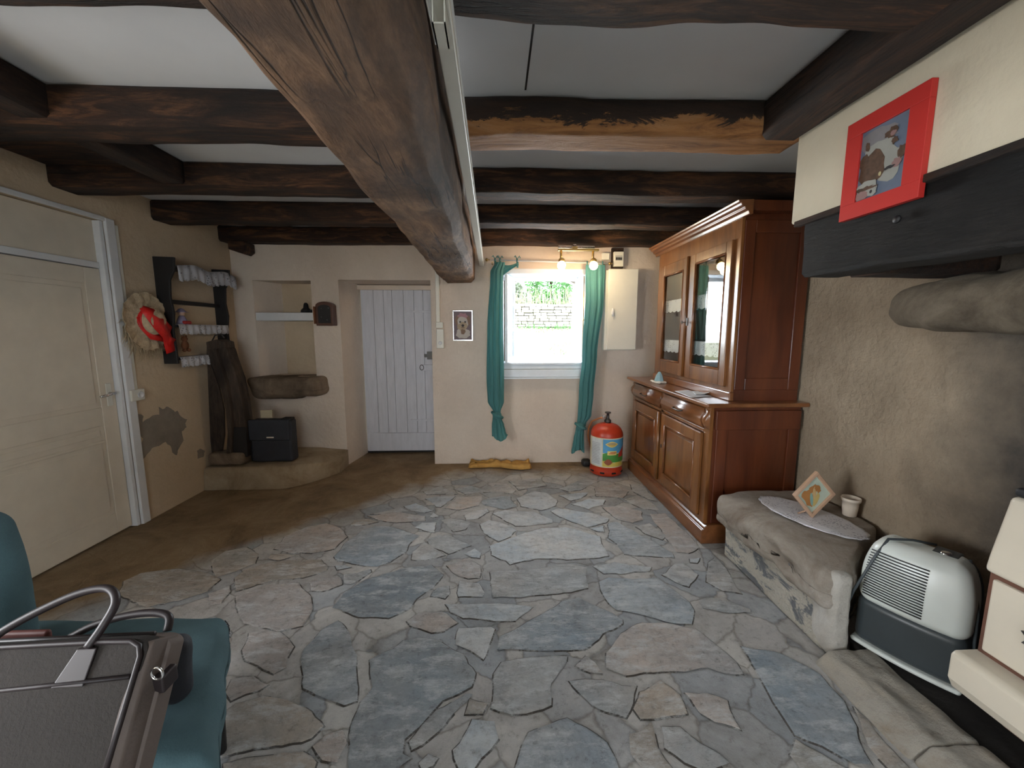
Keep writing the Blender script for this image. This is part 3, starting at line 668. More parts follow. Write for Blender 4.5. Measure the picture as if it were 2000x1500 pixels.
c = curtain('teal voile curtain right of the window, hanging beside the white cabinet', [(2.13, .93, 1.13, .02), (1.8, .935, 1.125, .04), (1.22, .915, 1.07, .045), (.8, .885, 1.045, .05), (.56, .88, 1.025, .04), (.47, .875, .975, .028), (.40, .86, .955, .032), (.30, .84, .955, .038), (.23, .83, .958, .04), (.165, .82, .962, .04)], 4.1, (.44, .91))
for x in (.95, 1.04, 1.11): curtain_tie(x, 2.152, False, c)

# ceiling spotlight bar with two lit bulbs
t = thing('spotlight_bar', 'brass two-lamp spotlight bar with lit bulbs above the window', 'ceiling light', (.8, 3.95, 2.25))
MB().box(.605, 1.0, 3.93, 3.98, 2.222, 2.240).build('rail', 'brass', t, bevel=.004)
MB().box(.62, .98, 4.03, 4.10, 2.262, 2.285).box(.75, .78, 3.95, 4.06, 2.235, 2.285).box(.75, .78, 4.04, 4.318, 2.262, 2.285).build('mounting_plate', 'chrome', t, bevel=.003)
MB().box(.74, .79, 3.93, 4.05, 2.238, 2.26).build('mounting_arm', 'brass', t)
M['bulb_w'] = emis('lit_warm_bulb', (1.0, .62, .38), 60.); M['bulb_y'] = emis('lit_yellow_bulb', (1.0, .78, .40), 60.)
for x, mt, colr in ((.635, 'bulb_w', (1, .74, .52)), (.945, 'bulb_y', (1, .80, .50))):
    MB().tube([(x, 3.955, 2.225), (x, 3.95, 2.14)], .011, 12).build('lamp_arm', 'brass', t)
    MB().lathe([(.014, .03), (.028, .02), (.034, -.01), (.026, -.012), (.01, 0)], (x+.005, 3.945, 2.125), 20, T=Matrix.Rotation(R(25), 3, 'X')).build('lamp_cup', 'brass', t)
    MB().sphere((x, 3.915, 2.080), .040, 20).build('bulb', mt, t)
    lg = bpy.data.lights.new('bulb_light', 'POINT'); lg.energy = 4.5; lg.color = colr; lg.shadow_soft_size = .04
    lo = bpy.data.objects.new('bulb_light', lg); COL.objects.link(lo); lo.location = (x, 3.85, 2.03)

# fuse cabinet, meter, junction box
t = thing('fuse_cabinet', 'tall cream metal electric cabinet on the back wall', 'cabinet', (1.32, 4.25, 1.26))
MB().box(1.15, 1.46, 4.22, WB, 1.255, 2.085).build('cabinet_body', 'pvc', t, bevel=.004)
MB().box(1.175, 1.485, 4.195, 4.218, 1.262, 2.095).build('cabinet_door', 'pvc', t, bevel=.005)
MB().box(1.215, 1.235, 4.175, 4.197, 1.63, 1.67).tube([(1.225, 4.18, 1.61), (1.225, 4.18, 1.69)], .008, 8).build('cabinet_handle', 'white_paint', t)
t = thing('meter_box', 'small white meter with four dark windows above the cream cabinet', 'meter', (1.29, 4.27, 2.12))
MB().box(1.225, 1.345, 4.275, WB-.001, 2.105, 2.32).build('back_board', 'trimmer', t)
MB().box(1.235, 1.335, 4.235, 4.275, 2.125, 2.275).build('meter_case', 'pvc', t, bevel=.004)
MB().box(1.25, 1.32, 4.232, 4.236, 2.185, 2.235).build('meter_label', S('meter_grey', (.42, .42, .40)), t)
for k in range(4): MB().box(1.253+k*.0165, 1.265+k*.0165, 4.229, 4.233, 2.19, 2.215).build('meter_window', 'black', t)
tag(MB().box(1.12, 1.20, 4.28, WB, 2.20, 2.27).build('junction_box', 'pvc', bevel=.004), 'small cream junction box right of the spotlight bar', 'junction box')
# trunking and switch beside the plank door
t = thing('switch_trunking', 'cream vertical trunking ending in a switch beside the plank door', 'light switch', (-.6, 4.3, 1.5))
MB().box(-.625, -.585, 4.295, WB, 1.55, 2.3).build('trunking_body', 'pvc', t, bevel=.004)
MB().box(-.628, -.555, 4.285, WB, 1.49, 1.55).build('trunking_end', 'pvc', t, bevel=.004)
s_ = MB().box(-.625, -.548, 4.28, WB, 1.275, 1.48).build('switch_box', 'pvc', t, bevel=.006)
MB().lathe([(.022, 0), (.022, .006), (.018, .006), (.016, .002)], (-.585, 4.28, 1.33), 20, T=Matrix.Rotation(R(90), 3, 'X')).build('socket', 'white_paint', s_)
# ============================================================ CHIMNEY AND HEARTH
c = MB(); c.box(1.385, 1.47, -3.0, 1.90, 1.945, ZC+.01); c.box(1.47, WR, 1.81, 1.90, 1.945, ZC+.01)
struct('wall_chimney_breast', c, 'breast', bevel=.012)
t = thing('mantel_lintel', 'charred black wooden lintel carrying the chimney breast', 'lintel', (1.5, 1, 1.8))
beam((1.52, -1.0, 1.665), (1.49, 1.815, 1.693), .19, .262, .009, 90, .015, 11, freq=5).build('lintel_timber', 'char', t)
m = MB(); m.box(1.372, 1.40, -1.0, 1.86, 1.925, 1.95); m.build('wood_edge_strip', 'trimmer', t, bevel=.003)
for y, z in ((1.39, 1.905), (1.385, 1.835)):
    MB().lathe([(.014, 0), (.012, .006)], (1.388, y-.0, z), 14, T=Matrix.Rotation(R(-90), 3, 'Y')).build('bolt_hole', 'black', t)
tag(beam((1.60, 1.70, 1.69), (2.065, 1.70, 1.69), .20, .25, .008, 20, .02, 13).build('mantel_return_timber', 'trimmer'), 'dark red-brown timber between the lintel end and the wall', 'timber')
tag(MB().box(1.60, 2.06, -1.0, 1.59, 1.90, 1.94).build('hood_lining', 'soot'), 'soot black lining inside the chimney hood', 'hood')
m = MB(); m.rbox(1.74, 2.10, 1.06, 1.87, 1.450, 1.668, .10, 18, .024, 6, seed=4, fn=lambda q: (q[0]+.10*max(0, (q[1]-1.5)/.37)**2, q[1], 1.56+(q[2]-1.56)*(1-.35*max(0, (q[1]-1.5)/.37)**2)))
tag(m.build('corbel_stone', 'corbel_stone'), 'rounded sooty stone corbel jutting from the wall under the mantel', 'stone')

def bshape(q):
    # worn slab: lower and rounder toward the room and the far end
    x, y, z = q; f = max(0, (1.62-x)/.2); z -= .035*f**1.5*(z > .3); y += max(0, x-1.54)*.75*max(0, (2.47-y)/.91)
    hole = math.exp(-((y-1.86)/.11)**2-((z-.29)/.05)**2)*(x < 1.56); x += .035*hole+.012*noise.noise(Vector((x*16, y*16, z*16)))*(1+2*hole)
    return (x, y, z)
t = thing('stone_bench', 'rough stone bench with a thick worn slab beside the sideboard', 'stone bench', (1.75, 2.0, 0))
MB().rbox(1.435, WR-.004, 1.56, 2.47, .205, .415, .055, 30, .022, 5., seed=2, fn=bshape).build('bench_slab', 'bench_stone', t)
MB().rbox(1.485, WR-.004, 1.60, 2.40, -.003, .30, .02, 16, .006, 9, seed=5, fn=lambda q: (q[0], q[1]+max(0, q[0]-1.54)*.75*max(0, (2.47-q[1])/.91), q[2])).build('bench_base', 'roughcast', t, )
MB().rbox(1.475, 1.570, 1.553, 1.68, -.002, .395, .03, 14, .014, 8, seed=8, fn=lambda q: (q[0]+.05*max(0, (.2-q[2]))*1.0, q[1], q[2])).build('bench_end_plaster', 'pale_plaster', t)
t = thing('hearth_kerb', 'row of rough kerb stones edging the hearth', 'kerb', (1.6, .8, 0))
ys = [1.548, 1.13, .80, .30, -.4]
for i in range(4):
    y1, y0 = ys[i], ys[i+1]
    MB().rbox(1.405+.012*(i % 2), 1.655, y0+.001, y1-.001, -.05, .058, .016, 26, .012, 7, seed=i*5+1, fn=lambda q: (q[0]+1.0*max(0, q[2])*max(0, (1.655-q[0])/.25), q[1], q[2]+.01*noise.noise(Vector((q[0]*14, q[1]*9, 3))))).build('kerb_stone', 'hearth_stone', t)
struct('trim_3', MB().box(1.62, WR, -1.0, 1.60, -.003, .045), 'soot')

# ---- dehumidifier standing on the hearth
dc = Vector((1.788, 1.492, .066)); ang = R(28)
T4 = Matrix.Translation(dc) @ Matrix.Rotation(ang, 4, 'Z') @ Matrix.Diagonal((1, 1, .95, 1))
# local frame: -x is the front, y across the width, z up
t = thing('dehumidifier', 'white and dark grey dehumidifier with a louvred front, standing on the hearth', 'dehumidifier', dc)
def dshape(q):
    x, y, z = q; s_ = max(0, (z-.33)/.19); x += .045*s_**2*(x < 0)-.05*s_**2*(x > 0); y *= 1-.22*s_**2.2; x += .018*(abs(y)/.17)**2*(x < 0); return (x, y, z)
M['dh_white'] = simple('off_white_plastic', (.66, .70, .66), .3, var=.03); M['dh_grey'] = simple('dark_grey_plastic', (.045, .055, .06), .38, var=.1)
M['dh_black'] = simple('blackish_plastic', (.02, .022, .024), .45, var=.2)
MB().rbox(-.105, .12, -.165, .165, .02, .515, .05, 14, fn=dshape, T=T4).build('rear_shell', 'dh_black', t)
MB().rbox(-.135, .02, -.17, .17, .215, .52, .045, 16, fn=lambda q: dshape((q[0]+(.0 if q[0] > -.05 else .0), q[1], q[2])), T=T4).build('front_cover', 'dh_white', t)
MB().rbox(-.13, .03, -.168, .168, .018, .235, .035, 14, fn=dshape, T=T4).build('water_tank', 'dh_grey', t)
MB().rbox(-.138, .10, -.172, .172, .0, .022, .01, 10, fn=dshape, T=T4).build('base_rim', 'dh_white', t)
MB().tube([T4 @ Vector(q) for q in ((-.02, -.176, .02), (-.05, -.176, .18), (-.05, -.172, .34), (-.02, -.15, .45), (.03, -.12, .515))], .005, 8).build('side_trim', 'dh_grey', t)
g = MB()
for i in range(18):
    z = .262+i*.0122; y1 = .145*(1-.10*max(0, (z-.33)/.19)**2)
    xo = -.1365+.045*max(0, (z-.33)/.19)**2
    pts = [(-.1365+.018*(yy/.17)**2+.045*max(0, (z-.33)/.19)**2-.003, yy, z) for yy in (y1, .10, .05, 0, -.045)]
    g.tube([T4 @ Vector(q) for q in pts], .0028, 6)
g.build('louvres', 'dh_black', t)
MB().rbox(-.02, .06, -.10, -.02, .505, .522, .008, 6, T=T4).build('control_panel', 'dh_grey', t)
MB().sphere(T4 @ Vector((.0, -.06, .522)), .016, 14, sc=(1.3, 1, .5)).build('control_knob', 'chrome', t)
MB().tube([T4 @ Vector(q) for q in ((.05, -.02, .525), (.0, .04, .532), (-.06, .10, .525), (-.118, .12, .45), (-.150, .14, .36), (-.158, .165, .27), (-.15, .185, .18), (-.12, .19, .10))], .0055, 8).build('power_cord', 'dh_grey', t)

# ---- cream enamel stove
t = thing('enamel_stove', 'cream enamelled stove with a leaf emblem, at the right edge of the hearth', 'stove', (1.9, .6, .1))
M['enamel'] = simple('cream_enamel', (.58, .52, .42), .25, var=.05, scale=4); M['rust'] = simple('rusty_brown_iron', (.12, .05, .03), .6, var=.3, scale=12)
MB().box(1.66, 2.04, .15, 1.10, .16, .93).build('stove_body', 'rust', t, bevel=.01)
MB().prism([(1.562, 1.135, .69), (1.57, 1.135, .745), (1.612, 1.135, .94), (1.72, 1.135, .94), (1.72, 1.135, .69)], (0, -1.0, 0)).build('upper_front', 'enamel', t, bevel=.016, seg=4)
MB().box(1.588, 1.70, .14, 1.125, .415, .665).build('fire_door', 'enamel', t, bevel=.006)
MB().box(1.60, 1.68, .14, 1.14, .395, .69).build('door_surround', 'rust', t)
MB().prism([(1.535, 1.15, .26), (1.515, 1.15, .30), (1.515, 1.15, .385), (1.53, 1.15, .398), (1.66, 1.15, .398), (1.66, 1.15, .26)], (0, -1.05, 0)).build('ash_drawer', 'enamel', t, bevel=.012, seg=4)
MB().rbox(1.60, 2.06, .10, 1.12, .945, .975, .012, 6).build('stove_top', 'black', t)
for x, y in ((1.73, 1.04), (1.98, 1.04), (1.73, .22), (1.98, .22)): MB().lathe([(.03, .046), (.02, .12), (.03, .17)], (x, y, 0), 12).build('leg', 'black', t)
lf = MB(); cy, cz = .985, .545
for k in range(9):
    a = 2*math.pi*k/9+.2; r0 = .052
    lf.prism([(1.588, cy+math.cos(a-.35)*.02, cz+math.sin(a-.35)*.02), (1.588, cy+math.cos(a-.22)*r0*.75, cz+math.sin(a-.22)*r0*.75), (1.588, cy+math.cos(a)*r0, cz+math.sin(a)*r0), (1.588, cy+math.cos(a+.22)*r0*.75, cz+math.sin(a+.22)*r0*.75), (1.588, cy+math.cos(a+.35)*.02, cz+math.sin(a+.35)*.02)], (-.008-.003*(k % 2), 0, 0))
lf.sphere((1.584, cy, cz), .022, 12, sc=(.5, 1, 1)); lf.build('leaf_emblem', 'iron', t)

# ---- things on the bench
t = thing('doily', 'white lace doily draped over the stone bench', 'doily', (1.74, 2.02, .42))
dm = MB(); n = 72; rings_ = 14; vs = []
pA, pB = Vector((1.655, 2.34)), Vector((1.83, 1.80))
ax_ = (pB-pA); cen = (pA+pB)/2+Vector((.02, .0)); La = ax_.length/2; ax_.normalize(); bx_ = Vector((-ax_.y, ax_.x))
for i in range(rings_+1):
    for k in range(n):
        a = 2*math.pi*k/n; rr = i/rings_*(1+(.018*math.sin(a*18) if i == rings_ else 0))
        p = cen+ax_*(math.cos(a)*La*rr)+bx_*(math.sin(a)*.145*rr)
        vs.append((p.x, p.y, .4235+.0015*math.sin(i*2.1)*math.sin(a*9)-max(0, 1.60-p.x)*.1))
dm.add(vs, [(i*n+k, (i+1)*n+k, (i+1)*n+(k+1) % n, i*n+(k+1) % n) for i in range(rings_) for k in range(n)], 0, True)
def lace(name, base, hole, scale):
    m, nt, p = new(name); tc = N(nt, 'ShaderNodeTexCoord'); v = N(nt, 'ShaderNodeTexVoronoi'); v.feature = 'DISTANCE_TO_EDGE'; v.inputs['Scale'].default_value = scale
    L(nt, tc.outputs['Object'], v.inputs['Vector']); r = ramp(nt, v.outputs['Distance'], [(.0, base), (.12, base), (.3, hole)])
    nn = noise_n(nt, scale*.18, 3, .5); mk = ramp(nt, nn.outputs[0], [(.45, (0, 0, 0)), (.55, (1, 1, 1))])
    L(nt, mixc(nt, mk.outputs[0], base, r.outputs[0]), p.inputs['Base Color']); p.inputs['Roughness'].default_value = .9; return m
M['doily'] = lace('doily_lace', (.80, .80, .84), (.42, .42, .48), 70)
M['shelf_lace'] = lace('shelf_edge_lace', (.75, .75, .76), (.25, .25, .26), 60)
M['dirty_lace'] = lace('greyed_lace', (.50, .50, .53), (.20, .20, .22), 55)
o = dm.build('lace_cloth', 'doily', t); md = o.modifiers.new('s', 'SOLIDIFY'); md.thickness = .002

def paint(mb, O, U, V, Nn, shapes, mats0=0):
    # flat painted shapes in (u,v) on a picture plane, each a hair proud of the one below
    for k, (mi, pts) in enumerate(shapes):
        P = [O+U*u+V*v+Nn*(.0003*(k+1)) for u, v in pts]; mb.prism(P, Nn*.0003, mi)
def ell(u, v, a, b_, n=18, rot=0, j=0.0, sd=0):
    rn = random.Random(sd); out = []
    for i in range(n):
        t_ = 2*math.pi*i/n; q = 1+rn.uniform(-j, j); x, y = a*q*math.cos(t_), b_*q*math.sin(t_); out.append((u+x*math.cos(rot)-y*math.sin(rot), v+x*math.sin(rot)+y*math.cos(rot)))
    return out
# small diamond picture standing on a little easel
t = thing('small_picture', 'small diamond-set framed landscape picture standing on the white doily', 'picture', (1.77, 2.08, .425))
tip = onZ(1587, 1010, .43); dist = tip.y
PB = [onY(1587, 1012, dist), onY(1551, 968, dist), onY(1589, 926, dist), onY(1633, 966, dist)]
cx = sum(PB, Vector())/4; U = (PB[3]-PB[0]).normalized(); V = (PB[1]-PB[0]).normalized(); Nn = U.cross(V).normalized()
if Nn.y > 0: Nn = -Nn
wU, wV = (PB[3]-PB[0]).length, (PB[1]-PB[0]).length
M['pine'] = simple('light_pine_frame', (.56, .36, .24), .5, var=.1, scale=12)
fr = MB(); bw = .017
for (u0, u1, v0, v1) in ((0, wU, 0, bw), (0, wU, wV-bw, wV), (0, bw, bw, wV-bw), (wU-bw, wU, bw, wV-bw)):
    fr.prism([PB[0]+U*u0+V*v0, PB[0]+U*u1+V*v0, PB[0]+U*u1+V*v1, PB[0]+U*u0+V*v1], -Nn*.018)
fr.build('picture_frame', 'pine', t, bevel=.002)
pic = MB(); O0 = PB[0]-Nn*.012
pic.prism([O0+U*bw+V*bw, O0+U*(wU-bw)+V*bw, O0+U*(wU-bw)+V*(wV-bw), O0+U*bw+V*(wV-bw)], -Nn*.004, 0)
s1 = wU/100; e_ = lambda u, v, a, b2, **k: ell(u*s1, v*s1, a*s1, b2*s1, **k)
paint(pic, O0, U, V, Nn, [(1, e_(32, 50, 18, 30, j=.2, sd=1)), (2, e_(45, 30, 20, 8, rot=.5, j=.2, sd=2)), (3, e_(36, 42, 5, 20, rot=-.6, sd=3)), (1, e_(62, 62, 16, 12, j=.3, sd=4)), (4, e_(55, 50, 18, 6, rot=.8, j=.2, sd=5)), (1, e_(70, 52, 8, 12, j=.3, sd=6))])
pic.build('landscape_print', [S('print_pale', (.52, .60, .50)), S('print_orange', (.45, .20, .06)), S('print_yellow', (.60, .45, .16)), S('print_green', (.25, .42, .36)), S('print_sand', (.62, .42, .20))], t)
bt = PB[0]; ez = MB()
ez.tube([bt+Vector((.0, .015, .004)), bt+Vector((.03, .06, .001))], .005, 8).tube([bt+Vector((-.03, .02, .035)), bt+Vector((-.035, .06, .001))], .005, 8).tube([bt+Vector((.035, .018, .035)), bt+Vector((.04, .055, .001))], .005, 8)
ez.build('easel', 'pine', t)
t = thing('plastic_cup', 'pale ribbed plastic cup standing at the back of the stone bench', 'cup', (1.98, 1.97, .42))
cp = onZ(1706, 1003, .425); M['cup'] = simple('pale_cup_plastic', (.80, .70, .58), .35, var=.04, Transmission_Weight=.1)
MB().lathe([(.030, .0), (.032, .003), (.037, .05), (.039, .085), (.045, .087), (.046, .105), (.043, .105), (.037, .085), (.030, .006), (.0, .005)], (min(cp.x, 2.0), cp.y, .418), 36).build('cup_body', 'cup', t)

# ============================================================ SIDEBOARD (two-part buffet)
t = thing('sideboard', 'tall varnished walnut sideboard with two glazed doors above panelled doors', 'sideboard', (1.75, 3.3, 0))
MB().box(1.455, 2.05, 2.56, 4.05, .10, .955).build('base_carcass', 'walnut_side', t)
q = MB(); q.prism([(1.46, 2.555, .80), (1.50, 2.555, .80), (2.04, 2.555, .80), (2.04, 2.555, .93), (1.46, 2.555, .93)], (0, -.02, 0)); q.box(1.475, 1.55, 2.548, 2.56, .14, .80); q.box(1.97, 2.045, 2.548, 2.56, .14, .80); q.box(1.55, 1.97, 2.548, 2.56, .14, .22)
q.build('side_framing', 'walnut_side', t, bevel=.004)
q = MB(); q.prism([(1.405, 2.53, 0), (1.405, 2.53, .10), (1.42, 2.53, .105), (1.42, 2.53, .12), (1.44, 2.53, .135), (2.05, 2.53, .135), (2.05, 2.53, 0)], (0, 1.54, 0)); q.build('plinth', 'walnut_h', t, bevel=.004)
q = MB(); q.box(1.428, 1.46, 2.56, 2.625, .135, .955).box(1.428, 1.46, 3.985, 4.05, .135, .955).box(1.428, 1.46, 2.625, 3.985, .765, .79).box(1.428, 1.46, 2.625, 3.985, .935, .955).box(1.428, 1.46, 2.625, 3.985, .135, .165).box(1.428, 1.46, 3.29, 3.34, .165, .955)
q.build('front_frame', 'walnut', t, bevel=.003)
def pdoor(y0, y1, z0, z1, xf, glazed, name, stile=.085, inset=None, zin=None):
    q = MB(); xb = xf+.024; a0, a1 = (inset or (y0+stile, y1-stile)); b0, b1 = (zin or (z0+stile, z1-stile))
    q.box(xf, xb, y0, a0, z0, z1); q.box(xf, xb, a1, y1, z0, z1); q.box(xf, xb, a0, a1, z0, b0); q.box(xf, xb, a0, a1, b1, z1)
    o = q.build(name, 'walnut', t, bevel=.004)
    mo = MB()
    for (p0, p1) in (((a0, b0), (a1, b0)), ((a1, b0), (a1, b1)), ((a1, b1), (a0, b1)), ((a0, b1), (a0, b0))):
        mo.tube([(xf+.004, p0[0], p0[1]), (xf+.004, p1[0], p1[1])], .009, 10)
    mo.build('panel_moulding', 'walnut_h', o)
    if glazed: MB().box(xf+.012, xf+.016, a0-.004, a1+.004, b0-.004, b1+.004).build('glass_pane', 'glass', o)
    else:
        MB().box(xf+.016, xf+.022, a0-.004, a1+.004, b0-.004, b1+.004).box(xf+.010, xf+.017, a0+.03, a1-.03, b0+.03, b1-.03).build('door_panel', 'walnut', o, bevel=.003)
    return o
d1 = pdoor(2.63, 3.295, .17, .76, 1.408, False, 'cupboard_door'); d2 = pdoor(3.335, 3.985, .17, .76, 1.408, False, 'cupboard_door')
MB().tube([(1.400, 3.312, .17), (1.400, 3.312, .77)], .014, 12).build('door_astragal', 'walnut', t)
MB().box(1.402, 1.409, 3.25, 3.262, .47, .50).build('keyhole_plate', 'iron', d1)
prof = [(1.44, .79), (1.425, .795), (1.405, .82), (1.395, .85), (1.40, .88), (1.42, .905), (1.418, .93), (1.44, .935)]
for y0, y1 in ((2.63, 3.285), (3.345, 3.985)):
    o = MB().prism([(x, y0, z) for x, z in prof], (0, y1-y0, 0), 0, True).build('drawer', 'walnut_h', t)
    ym = (y0+y1)/2
    MB().tube([(1.396, ym-.07, .866), (1.375, ym-.06, .86), (1.375, ym+.06, .86), (1.396, ym+.07, .866)], .005, 8).build('drawer_handle', 'iron', o)
MB().prism([(x+.006, 2.562, z) for x, z in prof], (0, .066, 0), 0, True).build('corner_scroll', 'walnut_h', t)
MB().prism([(x+.006, 3.99, z) for x, z in prof], (0, .06, 0), 0, True).build('corner_scroll', 'walnut_h', t)
MB().box(1.375, 2.065, 2.50, 4.11, .957, .985).build('worktop', 'walnut_h', t, bevel=.008, seg=3)
# upper part
xu = 1.58
q = MB(); q.box(xu+.02, 2.05, 2.605, 2.625, .985, 2.20); q.box(xu+.02, 2.05, 3.88, 3.90, .985, 2.20); q.box(xu+.02, 2.03, 2.625, 3.88, 2.17, 2.2); q.box(xu+.02, 2.03, 2.625, 3.88, 1.03, 1.06)
q.build('upper_carcass', 'walnut_side', t)
MB().box(2.03, 2.05, 2.625, 3.88, .985, 2.2).build('back_panel', S('grey_back_panel', (.26, .25, .22)), t)
q = MB(); q.box(xu+.02, xu+.09, 2.594, 2.606, 1.06, 2.16).box(1.97, 2.045, 2.594, 2.606, 1.06, 2.16).box(xu+.09, 1.97, 2.594, 2.606, 1.06, 1.14).box(xu+.09, 1.97, 2.594, 2.606, 2.08, 2.16)
q.build('side_framing', 'walnut_side', t, bevel=.004)
MB().box(xu-.012, xu+.02, 2.59, 3.91, .986, 1.045).build('lower_rail', 'walnut_h', t, bevel=.006)
q = MB(); q.box(xu, xu+.02, 2.60, 2.665, 1.045, 2.2).box(xu, xu+.02, 3.83, 3.90, 1.045, 2.2).box(xu, xu+.02, 2.665, 3.83, 2.055, 2.2).box(xu, xu+.02, 2.665, 3.83, 1.045, 1.075)
q.build('front_frame', 'walnut', t, bevel=.002)
g1 = pdoor(2.665, 3.245, 1.078, 2.052, xu-.02, True, 'glazed_door', inset=(2.73, 3.145), zin=(1.19, 1.975))
g2 = pdoor(3.262, 3.828, 1.078, 2.052, xu-.02, True, 'glazed_door', inset=(3.345, 3.72), zin=(1.19, 1.955))
MB().tube([(xu-.026, 3.253, 1.08), (xu-.026, 3.253, 2.05)], .011, 12).build('door_astragal', 'walnut', t)
k_ = MB(); k_.box(xu-.026, xu-.019, 3.215, 3.235, 1.50, 1.56); k_.tube([(xu-.03, 3.225, 1.525), (xu-.065, 3.225, 1.525)], .003, 8); k_.tube([(xu-.065+.0, 3.225+.012*math.cos(a), 1.525+.012*math.sin(a)) for a in [i*math.pi/6 for i in range(12)]], .0025, 6, closed=True)
k_.build('key', 'iron', g1)
for z in (1.355, 1.715):
    s_ = MB().box(xu+.03, 2.03, 2.626, 3.879, z, z+.018).build('shelf', 'walnut_side', t)
    vs = []; nn = 90
    for i in range(nn+1):
        y = 2.65+1.2*i/nn; zz = z+.02-.10-.012*abs(math.sin(i*math.pi/6))
        vs += [(xu+.026, y, z+.02), (xu+.024, y, zz)]
    MB().add(vs, [(2*i, 2*i+1, 2*i+3, 2*i+2) for i in range(nn)]).build('shelf_lace', 'shelf_lace', s_).modifiers.new('s', 'SOLIDIFY').thickness = .0015
cz_ = [(1.60, 2.175), (1.575, 2.175), (1.568, 2.195), (1.548, 2.205), (1.545, 2.218), (1.525, 2.226), (1.518, 2.24), (1.505, 2.245), (1.50, 2.258), (1.60, 2.262)]
MB().prism([(x, 2.525, z) for x, z in cz_], (0, 1.46, 0)).build('cornice', 'walnut_h', t, bevel=.003)
MB().box(1.60, 2.055, 2.54, 3.97, 2.20, 2.262).build('cornice_top', 'walnut_side', t)
# on the sideboard ledge
p = onZ(1287, 748, .985); t = thing('glass_souvenir', 'pale blue glass souvenir on a white base on the sideboard ledge', 'ornament', (p.x, p.y, .986))
M['pale_blue'] = simple('pale_blue_glass', (.32, .50, .56), .2, var=.15)
MB().lathe([(.0, .10), (.012, .095), (.03, .06), (.042, .02), (.045, .008), (.0, .006)][::-1], (p.x, p.y, .99), 7, smooth=False).build('glass_shape', 'pale_blue', t)
MB().rbox(p.x-.05, p.x+.05, p.y-.055, p.y+.055, .986, 1.004, .008, 6).sphere((p.x-.03, p.y-.075, .999), .02, 12, sc=(1, 1.2, .6)).sphere((p.x-.03, p.y+.085, .996), .016, 12, sc=(1, 1.6, .6)).build('souvenir_base', S('offwhite_ceramic', (.68, .66, .60), rough=.3), t)
def sheet(pts, z0, label, curl, seed):
    P = [onZ(x, y, z0) for x, y in pts]; n = 10; vs = []
    for i in range(n+1):
        for j in range(n+1):
            a = P[0].lerp(P[1], i/n); b2 = P[3].lerp(P[2], i/n); q = a.lerp(b2, j/n); vs.append((q.x, q.y, z0+curl*(i/n)**3*(j/n)**2))
    o = MB().add(vs, [(i*(n+1)+j, (i+1)*(n+1)+j, (i+1)*(n+1)+j+1, i*(n+1)+j+1) for i in range(n) for j in range(n)], 0, True).build('paper_sheet', S('paper', (.62, .66, .72)))
    o.modifiers.new('s', 'SOLIDIFY').thickness = .0008; return tag(o, label, 'paper')
sheet([(1318, 764), (1345, 762), (1392, 774), (1350, 777)], .9885, 'blue-white sheet of paper lying flat on the sideboard ledge', .0, 1)
sheet([(1352, 764), (1372, 764), (1386, 771), (1358, 771)], .992, 'crumpled white paper on top of the flat sheet on the sideboard', .02, 2)

# ============================================================ GAS BOTTLE
gx, gy = 1.145, 3.985; RB = .163
t = thing('gas_bottle', 'orange-red gas bottle with a farm picture label, beside the sideboard', 'gas bottle', (gx, gy, 0))
M['gas_red'] = simple('orange_red_bottle_paint', (.50, .045, .015), .35, var=.15, scale=9)
MB().lathe([(.155, 0), (.163, .006), (.165, .05), (.157, .075), (RB, .085), (RB, .405), (.158, .435), (.14, .47), (.105, .50), (.06, .517), (.03, .522), (.03, .53), (0, .53)], (gx, gy, 0), 48).build('bottle_body', 'gas_red', t)
for a in (-2.05, -1.35, -.6, -2.8):
    MB().tube([(gx+(.1655)*math.cos(b2), gy+.1655*math.sin(b2), .035) for b2 in [a-.13+.26*i/6 for i in range(7)]], .009, 8).build('foot_slot', 'black', t)
def cyl(mb, a0, a1, z0, z1, r, mi=0, n=16, fz=None):
    vs = []
    for i in range(n+1):
        a = a0+(a1-a0)*i/n
        lo, hi = (z0, z1) if fz is None else fz(i/n)
        vs += [(gx+r*math.cos(a), gy+r*math.sin(a), lo), (gx+r*math.cos(a), gy+r*math.sin(a), hi)]
    mb.add(vs, [(2*i, 2*i+2, 2*i+3, 2*i+1) for i in range(n)], mi, False); return mb
lb = MB(); r0 = RB+.001
cyl(lb, -3.3, .2, .095, .395, r0, 0, 48)
cyl(lb, -2.95, -2.12, .105, .383, r0+.0006, 1, 16)
for i in range(14): cyl(lb, -2.87, -2.22-.1*((i*7) % 3)/3, .13+i*.016, .134+i*.016, r0+.0012, 2, 8)
cyl(lb, -2.06, .1, .245, .385, r0+.0006, 3, 30); cyl(lb, -2.06, .1, .160, .252, r0+.0008, 4, 30, fz=lambda f: (.15, .235+.02*math.sin(f*7))); cyl(lb, -2.06, .1, .105, .155, r0+.001, 5, 30, fz=lambda f: (.105, .145+.02*math.cos(f*5)))
cyl(lb, -1.92, -1.10, .30, .37, r0+.0014, 6, 16, fz=lambda f: (.335-.030*math.sin(math.pi*f), .335+.030*math.sin(math.pi*f))); cyl(lb, -1.82, -1.2, .31, .36, r0+.002, 7, 16, fz=lambda f: (.334-.018*math.sin(math.pi*f), .338+.016*math.sin(math.pi*f)))
for i in range(9):
    a = -1.76+i*.056; cyl(lb, a, a+.034, .338, .352, r0+.0026, 2, 2, fz=lambda f, i=i: (.337-.002*(i % 2), .349+.003*((i*5) % 3)/3))
cyl(lb, -1.78, -1.20, .225, .268, r0+.0018, 6, 10); cyl(lb, -1.70, -1.27, .238, .245, r0+.0024, 8, 8); cyl(lb, -1.62, -1.22, .25, .257, r0+.0024, 8, 8)
